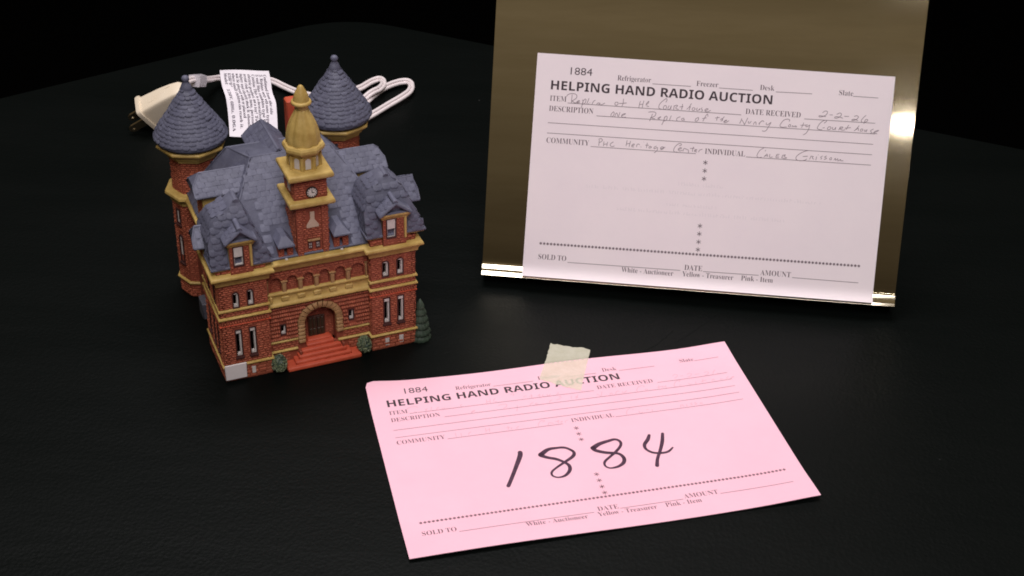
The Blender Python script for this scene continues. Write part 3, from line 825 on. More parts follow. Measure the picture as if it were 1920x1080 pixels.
# wing roofs
for (x0, x1, xc, dz) in ((-.22, 3.05, 1.60, 0), (8.46, 11.86, 10.0, .24)):
    R_ = [(7.56 + dz, x0, x1, -.05, 3.3), (8.9 + dz, x0 - .02, x1 - .52, .30, 3.0), (10.0 + dz * .7, x0 + .46, x1 - 1.0, .72, 2.7), (10.58 + dz * .4, xc - .42, xc + .30, 1.05, 2.3), (10.92, xc - .14, xc + .12, 1.2, 2.1)]
    mb = MB(); vs = []; F = []
    for (z, a0, a1, b0, b1) in [(7.42 + dz,) + R_[0][1:]] + R_: vs += [(a0, b0, z), (a1, b0, z), (a1, b1, z), (a0, b1, z)]
    for i in range(len(R_)):
        for j in range(4): F.append((4 * i + j, 4 * i + (j + 1) % 4, 4 * i + 4 + (j + 1) % 4, 4 * i + 4 + j))
    k = len(R_) * 4; F += [(k, k + 1, k + 2, k + 3), (3, 2, 1, 0)]
    mb.add(vs, F)
    mb.tube([(x0, -.05, 7.50 + dz), (x1, -.05, 7.50 + dz), (x1, 3.3, 7.50 + dz), (x0, 3.3, 7.50 + dz)], .10, 8, closed=True)
    mb.tube([(xc, 1.12, 10.80), (xc, 2.1, 10.84)], .17, 8)
    wroof = mb.build('wing_roof', SLATEBASE, H, angle=60)
    DX = (.62, 2.12) if x0 < 5 else (9.22, 10.86)
    S = Slates(wroof, 55, True)
    skip = lambda c: DX[0] - .1 < c.x < DX[1] + .1 and c.z < 9.9 and c.z > 7.0 and c.y < 1.2 and c.z < 9.9 - abs(c.x - (DX[0] + DX[1]) / 2) * .7
    for i in range(len(R_) - 1):
        z, a0, a1, b0, b1 = R_[i]; z2, c0, c1, d0, d1 = R_[i + 1]
        if i == 3: continue
        st = .0 if i == 0 else .08
        slate_plane(S, [(a0, b0, z), (a1, b0, z), (c1, d0, z2), (c0, d0, z2)], .48, .27, .105 - .012 * i, skip, 1.0 - .1 * i, 0, st)
        slate_plane(S, [(a0, b1, z), (a0, b0, z), (c0, d0, z2), (c0, d1, z2)], .46, .30, .085 - .01 * i, None, (1.05 if x0 > 5 else .9) - .1 * i, 0, st)
        slate_plane(S, [(a1, b0, z), (a1, b1, z), (c1, d1, z2), (c1, d0, z2)], .46, .30, .10 - .01 * i, None, .1, 0, st)
    S.done()
    # soffit
    mb = MB(); mb.sweep([(x0 + .25, 3.3), (x0 + .25, .16), (x1 - .25, .16), (x1 - .25, 3.3)], [(-.1, 7.30 + dz), (.1, 7.31 + dz), (.20, 7.36 + dz), (.22, 7.42 + dz), (-.1, 7.44 + dz)]); mb.build('eave_board', TRIM, H)
    # front dormer
    a, b = DX; c = (a + b) / 2
    mb = MB(); mb.box(a + .14, b - .14, -.16, 1.2, 7.12, 9.2, .02)
    wx0 = a + .36; wx1 = wx0 + .50
    dw = panel('dormer_wall', (0, -.20, 0), X1, NF, rect(a + .14, b - .14, 7.12, 9.0), [rect(wx0, wx1, 7.66, 8.84)], BRICKBASE, depth=.26)
    mb = MB(); mb.box(a + .14, a + .24, -.16, 1.2, 7.12, 9.0, .01); mb.box(b - .24, b - .14, -.16, 1.2, 7.12, 9.0, .01); mb.box(a + .16, b - .16, .5, 1.2, 7.12, 9.0, .01); mb.build('dormer_cheek', TRIM, dw)
    bricks(dw, lambda m_: (brick_face(m_, (0, -.20, 0), X1, NF, wx1 + .07, b - .30, 7.2, 8.86, .22, .145, .045), brick_face(m_, (0, -.20, 0), X1, NF, a + .15, wx0 - .06, 7.2, 8.86, .2, .145, .045), brick_face(m_, (0, -.20, 0), X1, NF, wx0, wx1, 7.2, 7.56, .22, .145, .03)))
    mb = MB(); mb.box(b - .28, b - .12, -.26, 1.0, 7.5, 8.9, .03); mb.build('corner_strip', TRIM, dw)
    L_ = rect(wx0, wx1, 7.66, 8.84)
    window((0, -.20, 0), X1, NF, L_, blind=.62, sill=False, edge=.05, depth=.24, even=True)
    mb = MB(); prof = [(-.1, 8.84), (.06, 8.86), (.10, 8.98), (.17, 9.05), (.22, 9.12), (.22, 9.22), (-.1, 9.24)]
    mb.sweep([(a + .12, .6), (a + .12, -.18), (b - .12, -.18), (b - .12, .6)], prof); mb.build('lintel', TRIM, dw, angle=40)
    # gabled hood
    y0 = -.42; zr = 9.93; ze = 9.26; mb = MB()
    vs = [(a - .08, y0, ze), (c, y0, zr), (b + .08, y0, ze), (b + .08, 1.3, ze), (c, 1.55, zr + .02), (a - .08, 1.3, ze)]
    vs += [(x, y, z - .13) for x, y, z in vs]
    mb.add(vs, [(0, 1, 4, 5), (1, 2, 3, 4), (6, 11, 10, 7), (7, 10, 9, 8), (0, 6, 7, 1), (1, 7, 8, 2), (0, 5, 11, 6), (2, 8, 9, 3)])
    for p, q in (((a - .08, y0, ze - .06), (c, y0, zr - .04)), ((c, y0, zr - .04), (b + .08, y0, ze - .06)), ((a - .08, y0, ze - .06), (a - .08, 1.2, ze - .06)), ((b + .08, y0, ze - .06), (b + .08, 1.2, ze - .06))): mb.tube([p, q], .09, 7)
    mb.tube([(c, y0, zr), (c, 1.5, zr + .02)], .15, 8)
    hood = mb.build('dormer_roof', SLATE, H, angle=50)
    mb = MB(); mb.add([(a, -.24, ze - .08), (b, -.24, ze - .08), (c, -.24, zr - .1)], [(0, 1, 2)]); mb.build('pediment', SLATEBASE, hood, False)
    mb = MB(); mb.tube([(a + .1, y0 + .1, ze - .02), (b - .1, y0 + .1, ze - .02)], .085, 7); mb.build('pediment_moulding', SLATE, hood)
    S = Slates(hood, 14, True)
    slate_plane(S, [(a - .08, 1.3, ze), (a - .08, y0, ze), (c, y0, zr), (c, 1.5, zr)], .34, .25, .06, None, 1, 0); S.done()

# dormers on the outer sides of the wing roofs
gable('side_dormer_roof', (-.74, 2.2), (1.3, 2.05), .82, 8.25, 9.15, clip=.2, slates=5)
gable_wall(-.28, 1.2, 1.7, 2.7, 7.2, 8.3, 'l')
gable('side_dormer_roof', (12.02, 2.1), (10.0, 2.1), .85, 8.95, 10.05, clip=.2, slates=14)
gable_wall(9.9, 11.65, 1.5, 2.7, 7.2, 8.9, 'r')

# two small dormers beside the clock tower
for (a, b, zt) in ((3.56, 4.38, 0), (6.70, 7.54, .12)):
    c = (a + b) / 2; y0 = .42
    L_ = rect(c - .09, c + .09, 7.32, 7.84)
    dw = panel('small_dormer_wall', (0, y0, 0), X1, NF, rect(a, b, 7.14, 8.1 + zt), [L_], BRICKBASE, depth=.5)
    mb = MB(); mb.box(c - .16, c + .16, y0 + .48, y0 + .52, 7.2, 7.95); mb.build('opening', BLACKP, dw, False)  # black sheet painted in for the shade inside the slot
    bricks(dw, lambda m_: (brick_face(m_, (0, y0, 0), X1, NF, a, c - .13, 7.16, 7.82 + zt, .24, .14, .05), brick_face(m_, (0, y0, 0), X1, NF, c + .13, b, 7.16, 7.82 + zt, .24, .14, .05)))
    mb = MB(); mb.box(a - .03, b + .03, y0 - .09, y0 + .5, 7.84 + zt, 8.04 + zt, .03); mb.build('lintel', TRIM, dw)
    mb = MB(); ze = 8.06 + zt; zr = 8.42 + zt; p0 = y0 - .20
    vs = [(a - .06, p0, ze), (c - .16, p0 + .42, zr), (c + .16, p0 + .42, zr), (b + .06, p0, ze), (b + .06, 1.3, ze), (c + .16, 1.7, zr), (c - .16, 1.7, zr), (a - .06, 1.3, ze)]
    vs += [(x, y, z - .12) for x, y, z in (vs[0], vs[3], vs[4], vs[7])]
    mb.add(vs, [(0, 1, 6, 7), (1, 2, 5, 6), (2, 3, 4, 5), (0, 3, 2, 1), (0, 8, 9, 3), (0, 7, 11, 8), (3, 9, 10, 4), (8, 11, 10, 9)])
    mb.tube([(a - .06, p0, ze - .05), (b + .06, p0, ze - .05)], .075, 7)
    mb.build('small_dormer_roof', SLATE, H, angle=30)
    mb = MB(); mb.lathe([(.09, 7.13), (.09, 7.17), (.05, 7.2)], c, y0 - .08, 8); mb.build('snow_heap', BISQUE, H)

# chimney at the back
mb = MB(); mb.box(6.45, 7.25, 8.3, 9.0, 10.3, 12.6, .08); mb.build('chimney', REDSTONE, H)


# ---------------------------------------------------------------- round corner turrets
def octa(r, cx, cy, ph): return [(cx + r * math.cos(ph + 2 * math.pi * i / 8), cy + r * math.sin(ph + 2 * math.pi * i / 8)) for i in range(8)]


def turret(cx, cy, side):
    a45 = math.pi / 4
    mb = MB()
    for (z0, z1, r0, r1) in ((0, 1.0, 1.42, 1.52), (1.0, 7.0, 1.50, 1.42), (7.0, 9.5, 1.36, 1.34), (9.5, 10.5, 1.6, 1.7)):
        mb.lathe([(r0, z0), (r1, z1)], cx, cy, 8, phase=0)
    tw = mb.build('turret_wall', BRICKBASE, H, False)
    def f(m_):
        for i in range(8):
            am = a45 * (i + .5); n_ = V3((math.cos(am), math.sin(am), 0)); u_ = V3((-n_.y, n_.x, 0)); c8 = math.cos(a45 / 2)
            if n_.y > .8: continue
            for z0, z1, r, bw, bh in ((.05, .98, 1.47, .4, .2), (1.15, 6.5, 1.46, .27, .145), (7.15, 9.3, 1.35, .27, .145), (9.98, 10.25, 1.66, .27, .145)):
                hw = r * math.sin(a45 / 2) - .01
                hol = []
                if i in (4, 3, 0, 7): hol = [(-.2, .2, 2.1, 4.4), (-.2, .2, 4.9, 6.1)]
                brick_face(m_, V3((cx, cy, 0)) + n_ * r * c8, u_, n_, -hw, hw, z0, z1, bw, bh, .05, holes=hol)
    bricks(tw, f)
    def rg(z, o): return [(o, z)]
    mb = MB(); mb.lathe([(1.45, .96), (1.62, 1.0), (1.64, 1.08), (1.58, 1.14), (1.45, 1.16)], cx, cy, 8); mb.build('foundation_band', TRIM, H, angle=25)
    mb = MB(); mb.lathe([(1.4, 6.42), (1.56, 6.44), (1.60, 6.68), (1.78, 6.80), (1.86, 6.92), (1.84, 7.06), (1.72, 7.14), (1.3, 7.18)], cx, cy, 8); mb.build('cornice', TRIM, H, angle=28)
    mb = MB(); mb.lathe([(1.32, 9.22), (1.46, 9.26), (1.56, 9.46), (1.66, 9.52), (1.72, 9.70), (1.92, 9.80), (2.06, 9.94), (2.07, 10.03), (1.99, 10.10), (1.6, 10.06)], cx, cy, 8); mb.build('cornice', TRIM, H, angle=28)
    # windows on the visible facets
    for i in ((4, 3) if side < 0 else (7, 0)):
        am = a45 * (i + .5); n_ = V3((math.cos(am), math.sin(am), 0)); u_ = V3((-n_.y, n_.x, 0)); O_ = V3((cx, cy, 0)) + n_ * (1.46 * math.cos(a45 / 2) + .055)
        for (z0, z1, arch) in ((2.35, 4.15, True), (5.05, 5.95, False)):
            L_ = archloop(-.15, .15, z0, z1, 8) if arch else rect(-.15, .15, z0, z1)
            mb = MB(); k = len(L_); I_ = shrink(L_, .02)
            mb.add([O_ + u_ * p[0] + V3((0, 0, p[1])) - n_ * .04 for p in I_], [tuple(range(k))]); wn = mb.build('window', BISQUE, H, False)
            mb = MB(); ring_frame(mb, O_, u_, n_, shrink(L_, -.06), I_, -.02, .06); mb.build('surround', DARKBROWN, wn, False)
            mb = MB()
            if arch: mb.add([O_ + u_ * x + V3((0, 0, z)) + n_ * d for x, z, d in ((-.15, z1 - .36, -.03), (.15, z1 - .36, -.03), (.15, z1 - .32, -.03), (-.15, z1 - .32, -.03))], [(0, 1, 2, 3)])
            else: mb.add([O_ + u_ * x + V3((0, 0, z)) + n_ * d for x, z, d in ((-.02, z0 + .25, -.03), (.11, z0 + .25, -.03), (.11, z1 - .15, -.03), (.02, z1 - .15, -.03))], [(0, 1, 2, 3)])
            mb.build('bar', DARKBROWN, wn, False)
            mb = MB(); frust(mb, O_ + V3((0, 0, z0 - .13)), u_, (0, 0, 1), n_, .27, .08, .10, .03); mb.build('sill', DARKBROWN, wn)
    # cone
    zb, zt, rb = 10.42, 14.0, 2.10
    prof = [(1.4, 10.22), (1.95, 10.22), (2.06, 10.30), (2.10, 10.45), (2.02, 10.66), (1.80, 11.05)]
    prof += [(1.80 * (1 - t) + .22 * t, 11.05 + (13.42 - 11.05) * t) for t in (.25, .5, .75, 1.0)] + [(.16, 13.55)]
    mb = MB(); mb.lathe(prof, cx, cy, 36); cone = mb.build('turret_roof', SLATEBASE, H, angle=50)
    S = Slates(cone, 70 if side < 0 else 60, True)
    cam_dir = V3((-11.7 - cx, -64.9 - cy, 0)).normalized()
    z = 10.47; row = 0
    def rad(z):
        for (r0, z0), (r1, z1) in zip(prof[3:], prof[4:]):
            if z0 <= z <= z1: return r0 + (r1 - r0) * (z - z0) / (z1 - z0)
        return .2
    while z < 13.25:
        r = rad(z); r2 = rad(min(z + .24, 13.5)); sl = V3((r2 - r, 0, .24)); ln = sl.length
        wdt = .40 if r > 1 else .34
        k = max(7, round(2 * math.pi * r / wdt))
        for j in range(k):
            a = 2 * math.pi * (j + (.5 if row % 2 else 0)) / k + rnd.uniform(-.02, .02)
            e = V3((math.cos(a), math.sin(a), 0)); u = V3((-e.y, e.x, 0)); v = (e * sl.x + V3((0, 0, sl.z))).normalized(); n_ = u.cross(v)
            if n_.dot(e) < 0: n_ = -n_
            f_ = e.dot(cam_dir)
            zj = rnd.uniform(-.035, .035); vj = (v + n_ * rnd.uniform(-.05, .05)).normalized()
            S.put(V3((cx, cy, z + zj)) + e * (r - .01), u, vj, n_, 2 * math.pi * r / k * rnd.uniform(1.0, 1.12), .36 * rnd.uniform(.92, 1.1), .125, (f_ * r) if f_ > .1 else -1)
        z += .235 * sl.z / ln * 1.0; row += 1
    S.done()
    mb = MB(); mb.lathe([(.34, 13.30), (.36, 13.40), (.30, 13.55), (.24, 13.70), (.17, 13.80), (.17, 13.84), (.20, 13.89), (.225, 13.97), (.215, 14.07), (.15, 14.16), (.02, 14.2)], cx, cy, 20); mb.build('finial', SLATE, H, angle=60)


turret(1.16, 10.2, -1)
turret(9.92, 10.15, 1)

# ---------------------------------------------------------------- small things fixed to the model
mb = MB(); mb.box(.18, .9, 6.45, 7.55, 0, 1.12, .06); mb.build('cellar_entrance', GREYP, H)
def shrub(cx, cy, r, h, seed):
    q = random.Random(seed); mb = MB(); n1, n2 = 12, 20; vs = []
    for i in range(n1 + 1):
        for j in range(n2):
            t = math.pi * i / n1; a = 2 * math.pi * j / n2; rr = 1 + q.uniform(-.10, .10)
            vs.append((cx + r * rr * math.sin(t) * math.cos(a), cy + r * rr * math.sin(t) * math.sin(a), max(0.0, h / 2 + h / 2 * rr * math.cos(t))))
    mb.add(vs, [(i * n2 + j, i * n2 + (j + 1) % n2, (i + 1) * n2 + (j + 1) % n2, (i + 1) * n2 + j) for i in range(n1) for j in range(n2)])
    sh = mb.build('shrub', GREEN, H, angle=20)
    mb = MB()
    for i in range(170):
        t = math.acos(q.uniform(-.6, 1)); a = q.uniform(0, 2 * math.pi); n_ = V3((math.sin(t) * math.cos(a), math.sin(t) * math.sin(a), math.cos(t)))
        c = V3((cx + r * n_.x, cy + r * n_.y, max(.05, h / 2 + h / 2 * n_.z))); u = n_.orthogonal().normalized(); v = n_.cross(u); b = q.uniform(0, 6.3); u, v = u * math.cos(b) + v * math.sin(b), v * math.cos(b) - u * math.sin(b)
        frust(mb, c, u, v, n_, .055, .035, .05, .02)
    mb.build('leaves', SHRUBG, sh, False, kind='stuff')
shrub(3.07, -.05, .42, 1.1, 3); shrub(8.15, .02, .40, 1.12, 4)
def pine(cx, cy):
    mb = MB(); tiers = [(.0, .62, .60, .98), (.5, .58, 1.02, .5), (.95, .5, 1.5, .4), (1.42, .42, 1.98, .3), (1.85, .33, 2.4, .2), (2.2, .25, 2.78, .03)]
    pt = thing_part = None
    root = None
    for k, (z0, r0, z1, r1) in enumerate([(0.0, .62, .60, .30), (.40, .59, 1.02, .26), (.84, .52, 1.45, .21), (1.27, .44, 1.88, .16), (1.70, .35, 2.30, .10), (2.1, .25, 2.76, .02)]):
        mb = MB(); md = lambda a, z: 1 + .10 * abs(math.sin(a * 7 + k)) + .03 * math.sin(a * 17)
        mb.lathe([(r0 * .6, z0 + .10), (r0 * .95, z0), (r0, z0 + .07), (r0 * .9, z0 + .2), ((r0 + r1) / 2, (z0 + z1) / 2 + .08), (r1, z1)], cx, cy, 42, mod=md)
        o = mb.build('pine_tree' if root is None else 'branch_tier', GREEN, H if root is None else root, angle=75)
        root = root or o
pine(11.72, .35)
mb = MB(); mb.box(-.05, 1.2, -.20, -.12, .2, 1.22, .035); mb.build('price_sticker', STICK, H, label='blank white sticker on the front corner')
# ---------------------------------------------------------------- flat print: text turned into thin meshes on the paper
def serif(s):
    o = ''
    for ch in s:
        if 'A' <= ch <= 'Z': o += chr(0x1D400 + ord(ch) - 65)
        elif 'a' <= ch <= 'z': o += chr(0x1D41A + ord(ch) - 97)
        elif '0' <= ch <= '9': o += chr(0x1D7CE + ord(ch) - 48)
        else: o += ch
    return o


def sansb(s):
    o = ''
    for ch in s:
        if 'A' <= ch <= 'Z': o += chr(0x1D5D4 + ord(ch) - 65)
        elif 'a' <= ch <= 'z': o += chr(0x1D5EE + ord(ch) - 97)
        else: o += ch
    return o


_tcache = {}
def text2d(s, style='serif', thin=-0.006):
    """outline of a line of text as 2-D triangles, cap height 1, starting at x=0 on the baseline"""
    key = (s, style, thin)
    if key in _tcache: return _tcache[key]
    def mk(body):
        c = D.curves.new('t', 'FONT'); c.body = body; c.offset = thin; c.resolution_u = 3
        o = D.objects.new('t', c); me = o.to_mesh()
        v = [(q.co.x, q.co.y) for q in me.vertices]; f = [tuple(p.vertices) for p in me.polygons]
        o.to_mesh_clear(); D.objects.remove(o); D.curves.remove(c); return v, f
    conv = {'serif': serif, 'bold': sansb, 'plain': lambda x: x}[style]
    hv, _ = mk(conv('H')); y0 = min(p[1] for p in hv); cap = max(p[1] for p in hv) - y0
    v, f = mk(conv(s)); x0 = min(p[0] for p in v)
    v = [((x - x0) / cap, (y - y0) / cap) for x, y in v]
    _tcache[key] = (v, f); return v, f


class Sheet:
    """flat print on a sheet; S maps (x right, y down, height) in cm to the world"""
    def __init__(s, S): s.S = S

    def text(s, mb, t, x0, x1, yb, cap, style='serif', thin=-0.006, h=.006):
        v, f = text2d(t, style, thin); wd = max(p[0] for p in v); k = (x1 - x0) / wd
        mb.add([s.S(x0 + x * k, yb - y * cap, h) for x, y in v], f)

    def line(s, mb, x0, x1, y0, y1, wd=.028, h=.006):
        n = 12
        vs = []
        for i in range(n + 1):
            t = i / n; x = x0 + (x1 - x0) * t; y = y0 + (y1 - y0) * t; vs += [s.S(x, y - wd / 2, h), s.S(x, y + wd / 2, h)]
        mb.add(vs, [(2 * i, 2 * i + 1, 2 * i + 3, 2 * i + 2) for i in range(n)])

    def star(s, mb, x, y, r=.13, wd=.030, h=.006):
        for k in range(3):
            a = math.pi * k / 3 + math.pi / 2; c, q = math.cos(a), math.sin(a); hh = h + k * .0006
            mb.add([s.S(x + c * r - q * wd / 2, y + q * r + c * wd / 2, hh), s.S(x + c * r + q * wd / 2, y + q * r - c * wd / 2, hh),
                    s.S(x - c * r + q * wd / 2, y - q * r - c * wd / 2, hh), s.S(x - c * r - q * wd / 2, y - q * r + c * wd / 2, hh)], [(0, 1, 2, 3)])

    def stroke(s, mb, pts, h=.008, sub=4, taper=True):
        """pts: (x, y, width)"""
        P = smoothpath([V3(p) for p in pts], sub) if len(pts) > 2 else [V3(pts[0]), (V3(pts[0]) + V3(pts[1])) / 2, V3(pts[1])]
        n = len(P); vs = []; fs = []
        for i in range(n):
            t = (P[min(i + 1, n - 1)] - P[max(i - 1, 0)]); t = V3((t.x, t.y, 0))
            if t.length < 1e-6: t = V3((1, 0, 0))
            t.normalize(); q = V3((-t.y, t.x, 0)) * (max(P[i].z, .01) / 2); hh = h + .0004 * (i % 7)
            vs += [s.S(P[i].x + q.x, P[i].y + q.y, hh), s.S(P[i].x - q.x, P[i].y - q.y, hh)]
        fs = [(2 * i, 2 * i + 1, 2 * i + 3, 2 * i + 2) for i in range(n - 1)]
        mb.add(vs, fs)
        for i in (0, n - 1):
            c = P[i]; r = c.z / 2
            if r > .05: mb.add([s.S(c.x + r * math.cos(2 * math.pi * j / 12), c.y + r * math.sin(2 * math.pi * j / 12), h + .003) for j in range(12)], [tuple(range(12))])


def form(sh, parent, inkb, inkt, names=('heading', 'form_print')):
    mb = MB()
    sh.text(mb, '1884', 2.10, 3.42, 1.17, .43, 'plain', -.004)
    sh.text(mb, 'HELPING HAND RADIO AUCTION', .96, 14.42, 2.15, .545, 'bold', .0)
    mb.build('heading', inkb, parent, False)
    mb = MB(); T = lambda t, a, b, y, c=.315: sh.text(mb, t, a, b, y, c, 'serif', -.010)
    T('Refrigerator', 4.98, 7.02, 1.33, .30); T('Freezer', 9.78, 11.10, 1.34, .30); T('Desk', 13.62, 14.48, 1.32, .30); T('Slate', 18.36, 19.2, 1.31, .30)
    T('ITEM', .95, 1.96, 2.84); T('DESCRIPTION', .94, 3.66, 3.46); T('DATE RECEIVED', 12.88, 16.2, 2.82); T('COMMUNITY', .92, 3.55, 5.41); T('INDIVIDUAL', 10.64, 13.08, 5.40)
    T('SOLD TO', .93, 2.67, 12.64); T('DATE', 10.0, 11.1, 12.62); T('AMOUNT', 14.66, 16.52, 12.58)
    T('White - Auctioneer', 6.14, 9.35, 13.05, .30); T('Yellow - Treasurer', 9.9, 13.04, 13.02, .30); T('Pink - Item', 13.52, 15.46, 13.0, .30)
    for y in (5.94, 6.44, 6.93, 9.84, 10.33, 10.83, 11.31): sh.star(mb, 10.73, y, .15, .035)
    for i in range(92): sh.star(mb, 1.02 + 19.55 * i / 91, 11.66 - .1 * i / 91, .088, .038)
    mb.build('form_print', inkt, parent, False, kind='stuff')
    mb = MB()
    for x0, x1, y0, y1 in ((7.12, 9.46, 1.40, 1.40), (11.16, 13.2, 1.38, 1.38), (14.59, 16.76, 1.38, 1.35), (19.21, 20.71, 1.33, 1.33), (2.05, 12.63, 2.91, 2.90), (16.43, 20.68, 2.88, 2.85),
                           (3.87, 20.73, 3.57, 3.49), (.93, 20.68, 4.19, 4.12), (.92, 20.68, 4.82, 4.75), (3.66, 10.1, 5.46, 5.44), (13.15, 20.68, 5.42, 5.38), (2.77, 9.76, 12.72, 12.68),
                           (11.16, 14.57, 12.64, 12.61), (16.61, 20.65, 12.59, 12.6)):
        sh.line(mb, x0, x1, y0, y1)
    mb.build('ruled_lines', inkt, parent, False)


def sheet_mesh(S, wd, ht, th, nx, ny, outline=None):
    mb = MB(); vs = []; fs = []
    for k, h in enumerate((0, -th)):
        for j in range(ny + 1):
            for i in range(nx + 1):
                x, y = wd * i / nx, ht * j / ny
                if outline: x, y = outline(x, y)
                vs.append(S(x, y, h))
    N = (nx + 1) * (ny + 1); ix = lambda i, j, k=0: k * N + j * (nx + 1) + i
    for j in range(ny):
        for i in range(nx):
            fs.append((ix(i, j), ix(i, j + 1), ix(i + 1, j + 1), ix(i + 1, j))); fs.append((ix(i, j, 1), ix(i + 1, j, 1), ix(i + 1, j + 1, 1), ix(i, j + 1, 1)))
    for i in range(nx):
        fs.append((ix(i, 0), ix(i + 1, 0), ix(i + 1, 0, 1), ix(i, 0, 1))); fs.append((ix(i, ny), ix(i, ny, 1), ix(i + 1, ny, 1), ix(i + 1, ny)))
    for j in range(ny):
        fs.append((ix(0, j), ix(0, j, 1), ix(0, j + 1, 1), ix(0, j + 1))); fs.append((ix(nx, j), ix(nx, j + 1), ix(nx, j + 1, 1), ix(nx, j, 1)))
    mb.add(vs, fs); return mb


# --- sheet metal sign holder: leaning plate with a curled lip
W0 = V3((0.9934, 80.9732, 13.2851)); WA = V3((0.9969, -0.0785, 0.00588)); WB = V3((-0.02871, -0.43206, -0.90139)); WN = V3((0.0733, 0.89842, -0.43297))
FW = (-(WN - V3((0, 0, WN.z)))).normalized()       # horizontal, towards the viewer
S1 = 13.05; RAD = 0.9; TH = math.asin(min(1, -WB.z))  # lean of the plate below the horizontal
def lip_profile(s):
    """point along the plate measured down from the top of the card; returns offset vector from W0 and the outward normal"""
    if s < -2.2:      # the top bends a little towards the viewer
        e = -2.2 - s; k = .0165; a = e * k
        p = WB * -2.2 - WB * (math.sin(a) / k) - WN * ((1 - math.cos(a)) / k)
        return p, (-WN * math.cos(a) + WB * math.sin(a)).normalized()
    if s < S1: return WB * s, -WN
    a = min((s - S1) / RAD, TH * .97); p = WB * (S1 + RAD * math.sin(a)) - WN * (RAD * (1 - math.cos(a)))
    t = WB * math.cos(a) - WN * math.sin(a); n_ = -WN * math.cos(a) - WB * math.sin(a)
    rest = (s - S1) - RAD * TH * .97
    if rest > 0: p = p + t * rest
    return p, n_
holder = thing('sign_holder', 'brushed brass coloured metal stand holding the white form upright', 'sign holder', (11, 77, 0))
hp = V3((11, 77, 0))
GAP = .10
ss = [-6.1 + .3 * i for i in range(14)] + [-2.0 + 15 * i / 75 for i in range(75)] + [13.05] + [13.05 + i * .045 for i in range(1, 15)]
PXA, PXB = -2.53, 22.95
mb = MB(); NX = 24; rows = []
top = []; bot = []
for s in ss:
    p, n_ = lip_profile(s)
    for i in range(NX + 1):
        xa = -2.74 + .0125 * (s + 3); xb = 23.10 - .0085 * (s + 4.6); x = xa + (xb - xa) * i / NX
        wv = .0024 * math.sin(1.25 * s + .6 + .02 * x) * min(1, max(0, (12.6 - s) / 2))
        q = W0 + WA * x + p - n_ * (GAP + wv)
        top.append(q - hp); bot.append(q - n_ * .10 - hp)
n = len(ss); k = NX + 1; fs = []; N = n * k
for j in range(n - 1):
    for i in range(NX):
        a = j * k + i; fs.append((a, a + k, a + k + 1, a + 1)); fs.append((N + a, N + a + 1, N + a + k + 1, N + a + k))
for i in range(NX):
    fs.append((i, i + 1, N + i + 1, N + i)); a = (n - 1) * k + i; fs.append((a, N + a, N + a + 1, a + 1))
for j in range(n - 1):
    a = j * k; fs.append((a, N + a, N + a + k, a + k)); a += NX; fs.append((a, a + k, N + a + k, N + a))
mb.add(top + bot, fs); mb.build('plate', STEEL, holder, angle=50)
# folded base under the lip and the strut behind
pe, ne = lip_profile(ss[-1])
e0 = W0 + WA * PXA + pe - ne * (GAP + .05); e1 = W0 + WA * PXB + pe - ne * (GAP + .05)
mb = MB()
def strip(a0, a1, offs, th=.08):
    vs = []
    for o in offs: vs += [a0 + o - hp, a1 + o - hp]
    m_ = len(offs)
    vs += [v + V3((0, 0, -th)) for v in vs]; f = []
    for i in range(m_ - 1):
        f += [(2 * i, 2 * i + 1, 2 * i + 3, 2 * i + 2), (2 * m_ + 2 * i, 2 * m_ + 2 * i + 2, 2 * m_ + 2 * i + 3, 2 * m_ + 2 * i + 1)]
    f += [(0, 2 * m_, 2 * m_ + 1, 1)]
    mb.add(vs, f)
za = e0.z
strip(e0, e1, [V3((0, 0, 0)), FW * .06 + V3((0, 0, -.06)), V3((0, 0, -.14)) - FW * .1, -FW * 1.0 + V3((0, 0, -za + .14)), -FW * 7.0 + V3((0, 0, -za + .12))])
mb.build('base_flange', STEEL, holder, angle=30)
mb = MB()
for x in (3.0, 17.0):
    a = W0 + WA * x + WB * 2.0 + WN * .3 - hp; b = V3((a.x, a.y + 5.0, .15 - hp.z)); mb.tube([a, b], .25, 8)
mb.build('rear_leg', STEEL, holder)

